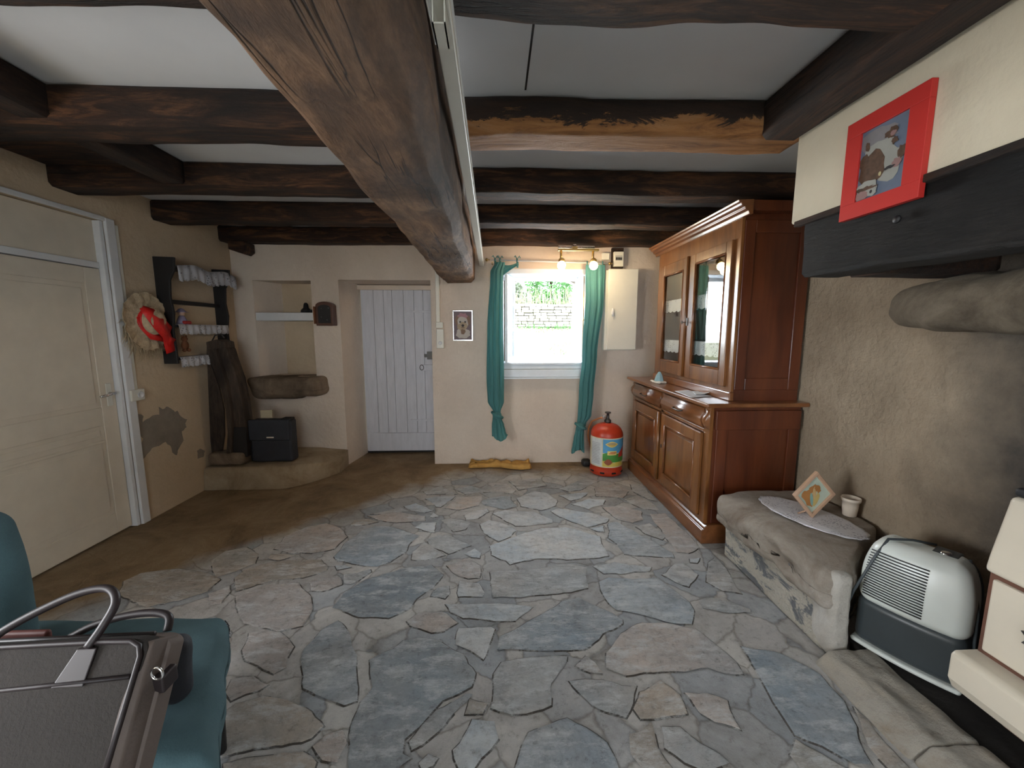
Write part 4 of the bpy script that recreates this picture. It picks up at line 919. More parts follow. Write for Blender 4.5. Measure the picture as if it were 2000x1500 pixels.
cyl(lb, -1.05, -.55, .20, .31, r0+.0018, 8, 8, fz=lambda f: (.20, .24+.07*f)); cyl(lb, -1.98, -1.45, .115, .185, r0+.0018, 9, 12, fz=lambda f: (.15-.03*math.sin(math.pi*f), .15+.035*math.sin(math.pi*f)))
cyl(lb, -1.28, -.7, .115, .15, r0+.0018, 5, 8)
lb.build('bottle_label', [S('label_cream', (.70, .62, .42), rough=.4), S('label_white', (.62, .64, .62), rough=.4), S('label_text_grey', (.30, .30, .34)), S('label_blue', (.10, .36, .60), rough=.4), S('label_green', (.08, .30, .06), rough=.4), S('label_yellow', (.66, .50, .10), rough=.4), S('label_oval_yellow', (.80, .66, .22), rough=.4), S('label_oval_gold', (.70, .48, .12), rough=.4), S('label_red', (.55, .05, .03), rough=.4), S('label_roast', (.32, .09, .04))], t)
v_ = MB().lathe([(.034, .522), (.036, .55), (.026, .556), (.016, .57), (.014, .62), (.03, .622), (.03, .634), (.008, .636)], (gx+.005, gy, 0), 20).build('regulator', 'iron', t)
MB().rbox(gx-.055, gx-.02, gy-.03, gy+.0, .57, .605, .008, 6).build('regulator_valve', 'chrome', v_)
MB().tube([(gx-.04, gy-.01, .58), (gx-.08, gy+.03, .56), (gx-.135, gy+.10, .515), (gx-.155, gy+.14, .44), (gx-.15, gy+.19, .34), (gx-.10, gy+.22, .15)], .010, 10).build('gas_hose', S('orange_hose', (.38, .14, .05), rough=.5), t)
tag(MB().rbox(.93, 1.03, 4.12, 4.22, 0, .075, .03, 8).tube([(.99, 4.17, .05), (1.05, 4.20, .04), (1.15, 4.22, .03), (1.35, 4.20, .03)], .012, 8).build('pipe_fitting', 'black'), 'small black pipe fitting on the floor left of the gas bottle', 'pipe')

# yellow floor cloth
vs = []; nx, ny = 40, 14
outl = [onZ(*p_) for p_ in ((916, 915), (930, 903), (985, 897), (1033, 892), (1040, 915), (1005, 918), (960, 914))]
for i in range(nx+1):
    for k in range(ny+1):
        u, v = i/nx, k/ny; x = -.29+.66*u; yc = 4.17+.03*math.sin(u*6); hw = .05+.05*u+.02*math.sin(u*9); y = yc+(v-.35)*2*hw
        z = .014+.06*abs(noise.noise(Vector((x*9, y*14, 3))))+.05*max(0, noise.noise(Vector((x*4, y*5, 9))))+.022*math.sin(v*9+u*5)**2
        if k in (0, ny) or i in (0, nx): z = .004
        vs.append((x+.012*math.sin(y*60+k), min(y+.015*noise.noise(Vector((x*12, 1, k))), 4.31), z))
o = MB().add(vs, [(i*(ny+1)+k, (i+1)*(ny+1)+k, (i+1)*(ny+1)+k+1, i*(ny+1)+k+1) for i in range(nx) for k in range(ny)], 0, True).build('floor_cloth', S('yellow_cloth', (.50, .27, .07), rough=.9, var=.3, scale=7, bs=.4))
o.modifiers.new('s', 'SOLIDIFY').thickness = .004; tag(o, 'crumpled ochre yellow floorcloth lying below the window', 'cloth')
# ============================================================ LEFT WALL: panelled door, trunking, rack, hat
d = sempty('door_2', (-2.76, 2.5, 0))
XF = -2.735
q = MB(); q.box(XF-.04, XF-.008, 2.03, 2.955, .006, 1.88); q.build('door_leaf', 'cream_door', d, bevel=.003)
q = MB()
for (y0, y1, z0, z1) in ((2.03, 2.13, .012, 1.88), (2.845, 2.955, .012, 1.88), (2.13, 2.845, .012, .16), (2.13, 2.845, .80, .93), (2.13, 2.845, .68, .70), (2.13, 2.845, 1.77, 1.88)): q.box(XF-.008, XF, y0, y1, z0, z1)
q.build('stiles_and_rails', 'cream_door', d, bevel=.004)
for z0, z1 in ((.19, .65), (.73, .775), (.96, 1.74)):
    MB().box(XF-.008, XF-.002, 2.16, 2.815, z0, z1).build('raised_panel', 'cream_door', d, bevel=.005)
q = MB().box(XF, XF+.006, 2.885, 2.925, .93, 1.09).build('handle_plate', 'pvc', d, bevel=.003)
MB().tube([(XF+.004, 2.905, 1.02), (XF+.045, 2.905, 1.02), (XF+.05, 2.86, 1.015), (XF+.045, 2.80, 1.01)], .009, 10).build('lever_handle', 'chrome', q)
q = MB(); q.box(-2.80, WL+.0, 2.957, 2.985, 0, 2.205).box(-2.80, WL, 2.0, 2.028, 0, 2.205).box(-2.79, -2.73, 2.028, 2.957, 1.885, 1.925); q.build('door_frame', 'white_paint', d, bevel=.003)
MB().box(-2.80, -2.745, 2.028, 2.957, 1.925, 2.205).build('transom_panel', 'cream_door', d)
MB().box(-2.86, -2.79, 2.0, 2.99, -.02, 2.22).build('door_light_stop', 'black', d)  # added black slab, stops daylight leaking around the leaf
q = MB(); q.box(WL, WL+.022, 2.985, 3.05, 0, 2.23).box(WL, WL+.022, 1.93, 2.0, 0, 2.23).box(WL, WL+.02, 2.0, 2.985, 2.205, 2.235); q.build('architrave', 'white_paint', d, bevel=.004)
t = thing('outlet_trunking', 'cream trunking with a socket running down beside the panelled door', 'socket', (-2.69, 3.07, 1))
MB().box(WL, WL+.012, 3.055, 3.085, 1.02, 2.20).build('trunking_body', 'pvc', t, bevel=.003)
s_ = MB().box(WL, WL+.035, 3.0, 3.115, .94, 1.025).build('socket_box', 'pvc', t, bevel=.006)
MB().lathe([(.026, 0), (.026, .005), (.021, .005), (.019, .001)], (WL+.035, 3.075, .982), 20, T=Matrix.Rotation(R(90), 3, 'Y')).build('socket', 'white_paint', s_)

# black wooden wall rack with lace shelves
t = thing('wall_rack', 'black wooden wall rack with lace covered shelves', 'shelf', (WL, 3.65, 1.2))
def upright(y, name='upright'):
    m = MB(); pts = [(WL+.001, y, 2.04), (WL+.165, y, 2.035), (WL+.155, y, 1.93), (WL+.115, y, 1.86), (WL+.105, y, 1.72), (WL+.12, y, 1.60), (WL+.10, y, 1.45), (WL+.11, y, 1.19), (WL+.001, y, 1.19)]
    m.prism(pts, (0, .022, 0)).build(name, 'black', t, bevel=.004)
upright(3.36); upright(4.02)
SHELF = [(1.965, .15), (1.70, .05), (1.50, .11), (1.23, .10)]
for i, (z, dp) in enumerate(SHELF):
    s_ = MB().box(WL+.001, WL+dp, 3.385, 4.018, z-.012 if i != 1 else z-.02, z+.006 if i != 1 else z+.012).build('shelf_board' if i != 1 else 'rack_bar', 'black', t, bevel=.003)
    if i == 1: continue
    m = MB(); vs = []; nn = 60; dr = .115 if i == 0 else .075
    ye = 4.13 if i == 0 else (4.015 if i == 2 else 3.98)
    for k in range(nn+1):
        y = 3.40+(ye-3.40)*k/nn; sc_ = abs(math.sin(k*math.pi/5))*.012; wv = .006*math.sin(k*.9+i)
        zz = z+.012+(.0 if i else .03*math.sin(k*.1)**2)
        vs += [(WL+.015, y, zz), (WL+dp+.006+wv*.3, y, zz), (WL+dp+.012+wv, y, zz-dr*.5), (WL+dp+.012+wv, y, zz-dr-sc_)]
    fs = [(4*k+c_, 4*k+c_+1, 4*k+c_+5, 4*k+c_+4) for k in range(nn) for c_ in range(3)]
    o = m.add(vs, fs, 0, True).build('lace_runner', 'dirty_lace', s_); o.modifiers.new('s', 'SOLIDIFY').thickness = .003
# figurines
p = (WL+.075, 3.50, 1.512); t = thing('doll', 'small lilac and red doll on the middle shelf of the rack', 'doll', p)
MB().lathe([(.0, 0), (.042, .0), (.036, .03), (.02, .07), (.0, .075)], p, 16).build('doll_skirt', S('doll_lilac', (.25, .22, .32)), t)
MB().sphere((p[0], p[1], p[2]+.095), .026, 12).build('doll_head', S('doll_skin', (.50, .32, .24)), t)
MB().lathe([(.0, .135), (.02, .125), (.034, .105), (.055, .10), (.0, .098)][::-1], p, 16).build('doll_hat', 'doll_lilac', t)
MB().rbox(p[0]-.02, p[0]+.045, p[1]-.03, p[1]+.05, p[2]-.0, p[2]+.03, .012, 6).build('doll_shoes', S('doll_red', (.35, .02, .02)), t)
p = (WL+.055, 3.53, 1.335); t = thing('bear', 'small brown bear hanging under the middle shelf', 'toy', p)
MB().sphere(p, .034, 14, sc=(.7, 1, 1.25)).sphere((p[0], p[1], p[2]+.055), .024, 12).sphere((p[0], p[1]-.02, p[2]+.077), .009, 8).sphere((p[0], p[1]+.02, p[2]+.077), .009, 8).sphere((p[0]+.01, p[1]-.024, p[2]-.04), .016, 8).sphere((p[0]+.01, p[1]+.024, p[2]-.04), .016, 8).build('bear_body', S('bear_brown', (.16, .06, .025), rough=.95, bs=.4), t)
MB().tube([(p[0], p[1], p[2]+.075), (p[0], p[1], 1.49)], .002, 6).build('hanging_cord', 'black', t)

# straw hat with red ribbon, hanging on the wall
hy, hz = 3.20, 1.53
RH = Matrix.Rotation(R(90), 3, 'Y') 
t = thing('straw_hat', 'straw sun hat with a red ribbon and raffia fringe, hanging beside the door', 'hat', (WL, hy, hz))
M['straw'] = simple('straw', (.52, .41, .27), .9, var=.25, scale=30, bs=.6, bscale=70)
ht = MB(); prof = [(.205, .018), (.200, .012), (.15, .02), (.105, .022), (.098, .05), (.09, .09), (.06, .105), (.0, .108)]
vs = []; n = 56
for r_i, (rr, hh) in enumerate(prof):
    for k in range(n):
        a = 2*math.pi*k/n; w_ = (.012*math.sin(a*5)+.01*math.sin(a*9+1)) if r_i < 3 else 0; r2 = rr*(1+(.03*math.sin(a*23) if r_i == 0 else 0))
        vs.append((WL+.018+hh+abs(w_), hy+r2*math.sin(a), hz+r2*math.cos(a)*1.08))
ht.add(vs, [(i*n+k, i*n+(k+1) % n, (i+1)*n+(k+1) % n, (i+1)*n+k) for i in range(len(prof)-1) for k in range(n)], 0, True)
o = ht.build('hat_shape', 'straw', t); o.modifiers.new('s', 'SOLIDIFY').thickness = .003
rn = random.Random(3); fb = MB()
for k in range(150):
    a = rn.uniform(1.9, 4.6) if k < 115 else rn.uniform(0, 6.28); r2 = .195; y0 = hy-r2*math.sin(a)*-1; z0 = hz+r2*math.cos(a)*1.05
    ln = rn.uniform(.04, .13) if k < 115 else rn.uniform(.02, .04); dy = rn.uniform(-.04, .04); x0 = WL+.022+rn.uniform(0, .02)
    if z0 > hz+.02 and k < 115: continue
    fb.tube([(x0, y0, z0), (x0+.006, y0+dy*.5, z0-ln*.5), (x0-.004, y0+dy, z0-ln)], [.002, .0016, .0008], 4)
fb.build('raffia_fringe', 'straw', t)['kind'] = 'stuff'
M['ribbon'] = simple('red_ribbon', (.62, .015, .012), .45, var=.25, scale=12)
rb = MB(); vs = []
for i in range(49):
    a = 2*math.pi*i/48; vs += [(WL+.034, hy+.106*math.sin(a), hz+.112*math.cos(a)), (WL+.085, hy+.101*math.sin(a), hz+.106*math.cos(a))]
rb.add(vs, [(2*i, 2*i+1, 2*i+3, 2*i+2) for i in range(48)], 0, True)
def strip(mb, path, wdt, n=14):
    vs = []; P = [Vector(p_) for p_ in path]
    for i in range(len(P)):
        a = P[max(0, i-1)]; b2 = P[min(len(P)-1, i+1)]; tt = (b2-a).normalized(); s2 = Vector((1, 0, 0)).cross(tt).normalized(); w_ = wdt[i]
        vs += [P[i]-s2*w_, P[i]+Vector((.008, 0, 0)), P[i]+s2*w_]
    mb.add(vs, [(3*i+c_, 3*i+c_+1, 3*i+c_+4, 3*i+c_+3) for i in range(len(P)-1) for c_ in (0, 1)], 0, True)
X_ = WL+.115
strip(rb, [(X_-.03, hy-.09, hz+.10), (X_, hy-.06, hz+.06), (X_+.01, hy+.0, hz-.02), (X_, hy+.07, hz-.10), (X_-.02, hy+.11, hz-.17), (X_-.02, hy+.13, hz-.24)], [.02, .05, .06, .045, .05, .055])
strip(rb, [(X_-.05, hy+.10, hz+.03), (X_-.02, hy+.12, hz-.04), (X_-.01, hy+.09, hz-.11), (X_-.01, hy+.13, hz-.17)], [.02, .04, .02, .05])
strip(rb, [(X_-.05, hy-.10, hz+.03), (X_-.04, hy-.085, hz-.05), (X_-.03, hy-.03, hz-.11), (X_-.01, hy+.06, hz-.13)], [.02, .022, .03, .03])
rb.build('red_ribbon', 'ribbon', t).modifiers.new('s', 'SOLIDIFY').thickness = .002

# ============================================================ BACK LEFT CORNER
m = MB(); bot = [(-2.695, 3.655), (-2.3, 3.665), (-1.95, 3.70), (-1.80, 3.85), (-1.63, 4.20), (-1.60, 4.318), (-2.695, 4.318)]
N_ = 26; vs = []; fs = []
for i in range(N_+1):
    for k in range(N_+1):
        u, v = i/N_, k/N_
        yf = 3.66+.42*max(0, (u-.62)/.38)**1.7; y = yf+(4.315-yf)*v; x = -2.695+1.075*u
        z = .2-.10*max(0, (u-.72)/.28)**1.5*(1-v*.6)-(.03 if k == 0 else 0)+.012*noise.noise(Vector((x*5, y*5, 1)))
        vs.append((x, y+(.012*noise.noise(Vector((x*7, 0, 2))) if k == 0 else 0), z))
for i in range(N_):
    for k in range(N_): fs.append((i*(N_+1)+k, (i+1)*(N_+1)+k, (i+1)*(N_+1)+k+1, i*(N_+1)+k+1))
b0 = len(vs)
for i in range(N_+1): x, y, z = vs[i*(N_+1)]; vs.append((x, y-.012, -.004))
for i in range(N_): fs.append((b0+i, b0+i+1, (i+1)*(N_+1), i*(N_+1)))
b1 = len(vs)
for k in range(N_+1): x, y, z = vs[N_*(N_+1)+k]; vs.append((x, y, -.004))
for k in range(N_): fs.append((N_*(N_+1)+k, b1+k, b1+k+1, N_*(N_+1)+k+1))
b2 = len(vs); vs += [(-2.695, 4.315, -.004), (-1.62, 4.315, -.004), (-2.695, 3.65, -.004)]
tag(m.add(vs, fs, 0, True).build('corner_step', 'step_render'), 'low worn plastered step in the back left corner', 'step')
m = MB().rbox(-2.55, -1.80, 4.10, 4.50, .765, .985, .06, 14, .018, 4.2, seed=21, fn=lambda q: (q[0]+(.09*(.985-q[2])/.22 if q[0] < -2.3 else 0), q[1], q[2]+(.02 if q[2] < .85 and q[0] > -2.0 else 0)))
tag(m.build('stone_sink_slab', 'dark_stone'), 'thick dark stone slab jutting from the niche in the left corner', 'stone slab')
t = thing('niche_shelf', 'thick white shelf across the wall niche', 'shelf', (-2.2, 4.4, 1.6))
MB().box(-2.498, -1.912, 4.325, 4.618, 1.565, 1.65).build('shelf_board', 'white_paint', t, bevel=.008)
t = thing('dark_figure', 'small dark object at the right end of the niche shelf', 'ornament', (-2.0, 4.42, 1.652))
MB().lathe([(.0, 0), (.055, 0), (.05, .03), (.028, .05), (.022, .09), (.012, .105), (0, .106)], (-2.02, 4.42, 1.651), 14).rbox(-2.0, -1.925, 4.39, 4.46, 1.651, 1.685, .015, 6).build('figure_body', 'black', t)
# carved wooden wall clock case
t = thing('wall_clock', 'small dark wooden wall box with an arched top, left of the plank door', 'clock', (-1.75, 4.28, 1.6))
p_ = [(-1.835, 4.215, 1.512), (-1.66, 4.215, 1.512), (-1.66, 4.215, 1.715)]+[(-1.7475+.0875*math.cos(a), 4.215, 1.715+.04*math.sin(a)) for a in [math.pi*i/10 for i in range(1, 10)]]+[(-1.835, 4.215, 1.715)]
MB().prism(p_, (0, .10, 0)).build('clock_case', S('dark_red_wood', (.075, .022, .012), rough=.4), t, bevel=.006)
p2 = [(-1.7475+(x+1.7475)*.72, 4.213, 1.62+(z-1.62)*.76) for x, y, z in p_]
f_ = MB().prism(p2, (0, .004, 0)).build('clock_front', 'black', t)
for x, z, r5 in ((-1.70, 1.69, .009), (-1.72, 1.57, .008), (-1.775, 1.60, .007), (-1.77, 1.685, .006)): MB().sphere((x, 4.208, z), r5, 10, sc=(1, .6, 1)).build('metal_stud', 'iron', f_)
MB().box(-1.852, -1.835, 4.20, 4.318, 1.53, 1.705).build('side_panel', 'bear_brown', t, bevel=.002)
# tall curved wooden frame leaning in the corner
t = thing('curved_wooden_frame', 'tall curved dark wooden frame leaning in the left corner beside the black bag', 'wooden frame', (-2.5, 3.8, .2))
def pxprism(pts, Y, dp, name, mat, bev=.006, par=None, fit=None):
    return MB().prism([onY(x, y, Y) for x, y in pts], (0, dp, 0)).build(name, mat, par or t, bevel=bev)
pxprism([(420,672),(436,670),(444,684),(450,704),(463,740),(473,785),(480,840),(483,893),(456,893),(455,850),(451,800),(443,760),(432,722),(414,690)], 3.76, .13, 'outer_rail', 'old_grey_wood')
pxprism([(403,676),(418,676),(430,712),(441,745),(449,790),(453,840),(450,893),(441,893),(444,845),(440,800),(431,760),(417,722),(403,695)], 3.72, .05, 'inner_rail', 'old_grey_wood')
pxprism([(404,700),(414,718),(428,758),(437,800),(438,850),(432,893),(412,893)], 3.79, .02, 'back_board', 'old_grey_wood', .003)
pxprism([(455,835),(480,835),(484,893),(455,893)], 3.745, .012, 'black_base_wrap', 'black', .003)
pxprism([(402,668),(422,663),(438,668),(440,680),(404,682)], 3.715, .14, 'top_piece', 'old_grey_wood')
MB().tube([onY(x, y, 3.78) for x, y in ((412, 670), (420, 655), (432, 652), (438, 660))], .006, 8).build('wire_handle', 'iron', t)
a0, a1 = onY(411, 909, 3.74), onY(478, 883, 3.74)
MB().rbox(a0.x, a1.x, 3.70, 3.86, .208, .325, .035, 10, .004, 8).build('foot_block', 'dark_stone', t)
# black case with papers
t = thing('black_briefcase', 'black soft briefcase with a flap standing on the corner step', 'bag', (-2.15, 3.87, .2))
M['bag_black'] = simple('black_nylon', (.022, .024, .032), .7, var=.2, bs=.2, bscale=60)
MB().rbox(-2.34, -1.955, 3.80, 3.93, .21, .615, .025, 10, .006, 6).build('case_body', 'bag_black', t)
MB().rbox(-2.345, -1.965, 3.785, 3.82, .42, .625, .014, 10, .003, 6).build('case_flap', 'bag_black', t)
MB().box(-2.175, -2.105, 3.778, 3.788, .448, .464).build('clasp', 'chrome', t, bevel=.002)
MB().rbox(-2.05, -1.955, 3.81, 3.90, .605, .632, .01, 6).build('case_handle', 'black', t)
MB().rbox(-2.36, -2.335, 3.82, 3.92, .21, .36, .02, 8).build('side_pocket', 'black', t)
o = MB().prism([(-2.31, 3.935, .22), (-2.20, 3.935, .22), (-2.19, 3.935, .69), (-2.30, 3.935, .687)], (0, .010, 0)).build('paper_bundle', S('old_paper', (.55, .46, .30))); tag(o, 'cream papers sticking out of the black briefcase', 'paper')

# dog picture
t = thing('dog_picture', 'silver framed picture of a long-haired dog with a pink bow', 'picture', (-.345, 4.31, 1.35))
a, c_ = (-.452, 1.355), (-.240, 1.675)
fr = MB(); w_ = .012
fr.box(a[0], c_[0], 4.298, 4.318, a[1], a[1]+w_).box(a[0], c_[0], 4.298, 4.318, c_[1]-w_, c_[1]).box(a[0], a[0]+w_, 4.298, 4.318, a[1]+w_, c_[1]-w_).box(c_[0]-w_, c_[0], 4.298, 4.318, a[1]+w_, c_[1]-w_)
fr.build('picture_frame', 'chrome', t, bevel=.002)
pic = MB(); O0 = Vector((a[0], 4.306, a[1])); W_, H_ = c_[0]-a[0], c_[1]-a[1]
pic.box(a[0]+w_, c_[0]-w_, 4.306, 4.316, a[1]+w_, c_[1]-w_, 0)
E2 = lambda u, v, a_, b_, **k_: ell(u*W_, v*H_, a_*W_, b_*H_, **k_)
paint(pic, O0, Vector((1, 0, 0)), Vector((0, 0, 1)), Vector((0, -1, 0)), [(1, E2(.5, .24, .36, .17, j=.12, sd=1)), (2, E2(.24, .66, .12, .17, j=.15, sd=2)), (2, E2(.76, .66, .12, .17, j=.15, sd=3)), (3, E2(.5, .80, .26, .11, j=.2, sd=9)), (1, E2(.5, .60, .27, .20, j=.1, sd=4)), (4, E2(.48, .46, .24, .15, j=.15, sd=5)), (2, E2(.5, .30, .12, .09, j=.2, sd=6)), (1, E2(.3, .25, .12, .13, j=.2, sd=7)), (1, E2(.72, .22, .12, .12, j=.2, sd=8)), (5, E2(.37, .62, .045, .03)), (5, E2(.62, .62, .045, .03)), (5, E2(.5, .50, .07, .045)), (2, E2(.5, .43, .10, .018)), (1, E2(.5, .70, .08, .05, j=.2, sd=3))])
pic.build('dog_print', [S('dog_back', (.17, .12, .13)), S('dog_cream', (.50, .44, .38)), S('dog_brown', (.22, .13, .08)), S('dog_pink', (.40, .20, .22)), S('dog_tan', (.42, .31, .20)), S('dog_dark', (.03, .02, .02))], t)

# red framed cow painting on the chimney breast
t = thing('cow_painting', 'bright red framed painting of a brown and white cow on the chimney breast', 'picture', (1.37, 1.46, 1.88))
M['red_frame'] = simple('bright_red_frame_paint', (.50, .024, .018), .5, var=.06)
Y0, Y1, Z0, Z1 = 1.300, 1.600, 1.880, 2.235; fw = .062
fr = MB(); xa, xb_ = 1.362, 1.384
fr.box(xa, xb_, Y0, Y1, Z0, Z0+fw*.9).box(xa, xb_, Y0, Y1, Z1-fw*.9, Z1).box(xa, xb_, Y0, Y0+fw, Z0+fw*.9, Z1-fw*.9).box(xa, xb_, Y1-fw, Y1, Z0+fw*.9, Z1-fw*.9)
fr.build('picture_frame', 'red_frame', t, bevel=.0015)
pic = MB(); pic.box(xa+.008, xb_-.002, Y0+fw, Y1-fw, Z0+fw*.9, Z1-fw*.9, 0)
W_ = Y1-Y0-2*fw; H_ = Z1-Z0-1.8*fw; O0 = Vector((xa+.0079, Y1-fw, Z0+fw*.9))
def clampu(L_): return [(min(max(u, .002), W_-.002), min(max(v, .002), H_-.002)) for u, v in L_]
E3 = lambda u, v, a_, b_, **k_: clampu(ell(u*W_, v*H_, a_*W_, b_*H_, **k_))
paint(pic, O0, Vector((0, -1, 0)), Vector((0, 0, 1)), Vector((-1, 0, 0)), [(1, E3(.35, .82, .4, .15, j=.2, sd=1)), (2, E3(.62, .42, .28, .26, j=.18, sd=2)), (2, E3(.42, .68, .3, .10, j=.2, sd=12)), (3, E3(.30, .42, .28, .26, j=.14, sd=3)), (3, E3(.10, .55, .10, .12, j=.2, sd=13)), (3, E3(.16, .76, .05, .07, j=.2, sd=4)), (3, E3(.66, .80, .12, .07, j=.3, sd=5)), (4, E3(.70, .79, .06, .035, j=.2, sd=6)), (3, E3(.74, .68, .07, .05, j=.3, sd=7)), (3, E3(.92, .48, .09, .09, j=.2, sd=8)), (4, E3(.84, .36, .10, .06, j=.2, sd=9)), (5, E3(.70, .33, .12, .02, j=.3, sd=10)), (2, E3(.22, .16, .24, .10, j=.2, sd=11)), (3, E3(.2, .15, .24, .03, j=.3, sd=15)), (4, E3(.14, .06, .16, .07, j=.2, sd=16)), (2, E3(.38, .07, .10, .06, j=.2, sd=14)), (5, E3(.36, .08, .03, .025)), (6, E3(.52, .29, .03, .03))])
pic.build('cow_print', [S('paint_blue_grey', (.12, .15, .21)), S('paint_haze', (.20, .19, .20)), S('paint_white', (.30, .30, .27)), S('paint_brown', (.085, .045, .026), var=.4, scale=40), S('paint_pink', (.26, .15, .14)), S('paint_dark', (.02, .018, .02)), S('paint_yellow', (.45, .38, .2))], t)

# ============================================================ ARMCHAIR AND BAGS, LOWER LEFT
t = thing('armchair', 'teal upholstered armchair with a seat cushion, in the lower left foreground', 'armchair', (-1.2, .95, 0))
ca = R(28); cc = Vector((-.935, 1.325, 0))      # front right corner of the seat
TC = Matrix.Translation(cc) @ Matrix(((1, -.50, 0, 0), (0, .866, 0, 0), (0, 0, 1, 0), (0, 0, 0, 1))) # local -y runs back along the right edge, -x runs left
# seat: spans local x -.66..0 and y -.60..0
def cush(q):
    x, y, z = q; e = max(abs((x+.33)/.33), abs((y+.30)/.30)); return (x+.006*math.sin(y*30), y, z-(.02*e**3 if z > .44 else 0)+.01*noise.noise(Vector((x*6, y*6, 0))))
MB().rbox(-.72, .0, -.60, .0, .37, .495, .045, 14, .004, 9, fn=cush, T=TC).build('seat_cushion', 'teal_fabric', t)
MB().rbox(-.64, -.03, -.58, -.03, .22, .366, .03, 10, T=TC).build('seat_base', 'teal_fabric', t)
for x, y in ((-.60, -.08), (-.07, -.08), (-.60, -.54), (-.07, -.54)): MB().lathe([(.018, 0), (.026, .225)], TC @ Vector((x, y, 0)), 12).build('leg', 'black', t)
bk = onY(20, 1120, .98)
MB().rbox(-1.80, -1.30, 1.0, 1.12, .50, .975, .058, 12, .008, 4, fn=lambda q: (q[0]-.25*max(0, q[2]-.80)**1.3, q[1], q[2])).build('backrest', 'teal_fabric', t)
fr_ = MB(); rn = random.Random(9)
for k in range(26):
    q0 = TC @ Vector((-.02-.0*k, -.01-.006*k, .45-.001*k)); fr_.tube([q0, q0+Vector((rn.uniform(.004, .02), rn.uniform(-.01, .01), -.012)), q0+Vector((rn.uniform(.0, .02), rn.uniform(-.012, .012), -.04))], [.0016, .0012, .0006], 4)
fr_.build('fringe', 'bag_black', t)['kind'] = 'stuff'

t = thing('laptop_bag', 'grey laptop bag with dark piping and handles on the teal armchair', 'bag', (-.95, .80, .50))
M['bag_grey'] = simple('grey_brown_canvas', (.026, .021, .018), .95, var=.1, bs=.3, bscale=120)
M['bag_side'] = simple('taupe_gusset', (.12, .092, .08), .75, var=.12, bs=.15, bscale=60)
M['bag_leather'] = simple('dark_leather', (.018, .011, .012), .5, var=.2)
def bagpt(u, v, w_):   # u: 0 left..1 right along width, v: height 0..1, w: depth 0 front..1 back
    tr = onY(292, 1246, .82); br = onY(222, 1500, .70); br = tr+(br-tr)*1.25; tl = tr+Vector((-.50, 0, -.012)); bl = br+Vector((-.46, 0, -.006))
    a = bl.lerp(br, u); b_ = tl.lerp(tr, u); q = a.lerp(b_, v); return q+Vector((.006, .075, -.040))*w_
def bagbox(u0, u1, v0, v1, w0, w1, n=14):
    vs = []; ns = n
    import itertools
    m = MB(); m.rbox(-1, 1, -1, 1, -1, 1, .16, n)
    m.v = [tuple(bagpt(u0+(u1-u0)*(x+1)/2, v0+(v1-v0)*(z+1)/2, w0+(w1-w0)*(y+1)/2)+Vector((0, -.008*(1-x*x)*(1-z*z)*(y < 0), 0))) for x, y, z in m.v]; return m
bagbox(0, 1, 0, 1, .0, .5).build('front_compartment', 'bag_grey', t)
bagbox(.02, 1.03, 0, .985, .5, 1.0).build('rear_compartment', 'bag_side', t)
bagbox(.93, 1.015, .0, .97, .06, .90).build('side_gusset', 'bag_side', t)
MB().tube([bagpt(u, v, -.03) for u, v in ((.0, .985), (.25, .99), (.5, .992), (.8, .992), (.93, .985), (.97, .95), (.985, .88), (.98, .5), (.97, .02))], .0055, 8).build('piping', 'bag_leather', t)
MB().tube([bagpt(u, v, -.05) for u, v in ((.0, .67), (.3, .69), (.6, .715), (.97, .75))], .0045, 8).build('pocket_seam', 'bag_leather', t)
MB().tube([bagpt(u, 1.0, w_) for u, w_ in ((.0, .5), (.5, .5), (.95, .5))], .006, 8).build('zip', 'bag_leather', t)
# handles
def hand(pts, w_, name):
    q = [bagpt(u, v, w_) for u, v in pts]
    # smooth the path
    P = []
    for i in range(len(q)-1):
        p0, p1, p2, p3 = q[max(0, i-1)], q[i], q[i+1], q[min(len(q)-1, i+2)]
        for s5 in range(6):
            t5 = s5/6; P.append(.5*((2*p1)+(-p0+p2)*t5+(2*p0-5*p1+4*p2-p3)*t5**2+(-p0+3*p1-3*p2+p3)*t5**3))
    P.append(q[-1]); return MB().tube(P, .0085, 12).build(name, 'bag_leather', t)
hand([(.33, .98), (.38, 1.10), (.52, 1.25), (.66, 1.36), (.77, 1.38), (.82, 1.28), (.80, 1.12), (.76, .96)], -.06, 'handle')
hand([(.50, .98), (.60, 1.07), (.74, 1.13), (.86, 1.14), (.93, 1.10), (.94, .99)], .98, 'handle')
for (u0, u1, v0, v1, w_) in ((.66, .80, .70, .95, -.085),):
    MB().prism([bagpt(u0+.0, v0, w_), bagpt(u1-.01, v0+.0, w_), bagpt(u1, v1, w_), bagpt(u0+.06, v1, w_)], (0, .006, 0)).build('handle_patch', 'bag_leather', t, bevel=.002)
rc = bagpt(1.02, .76, .35)
MB().tube([rc+Vector((.010+.012*math.cos(a), -.012, .014*math.sin(a))) for a in [i*math.pi/9 for i in range(18)]], .0028, 8, closed=True).build('strap_ring', 'chrome', t)
MB().rbox(rc.x-.014, rc.x+.020, rc.y-.012, rc.y+.03, rc.z-.05, rc.z-.012, .005, 6).build('ring_tab', 'bag_leather', t)
m = MB(); P1 = bagpt(.98, .92, 1.45)
m.rbox(-1.15, -.80, .925, .985, .505, .685, .028, 14, .008, 9, T=None, fn=lambda q: (q[0]+(q[2]-.505)*.12, q[1], q[2]))
tag(m.build('black_pouch', 'bag_black'), 'black padded pouch tucked behind the grey laptop bag', 'pouch')
tag(MB().rbox(-1.26, -1.06, .900, .915, .50, onY(90, 1232, .905).z, .007, 6).build('red_booklet', S('dark_red_cover', (.09, .02, .014))), 'dark red booklet edge sticking up behind the laptop bag', 'booklet')

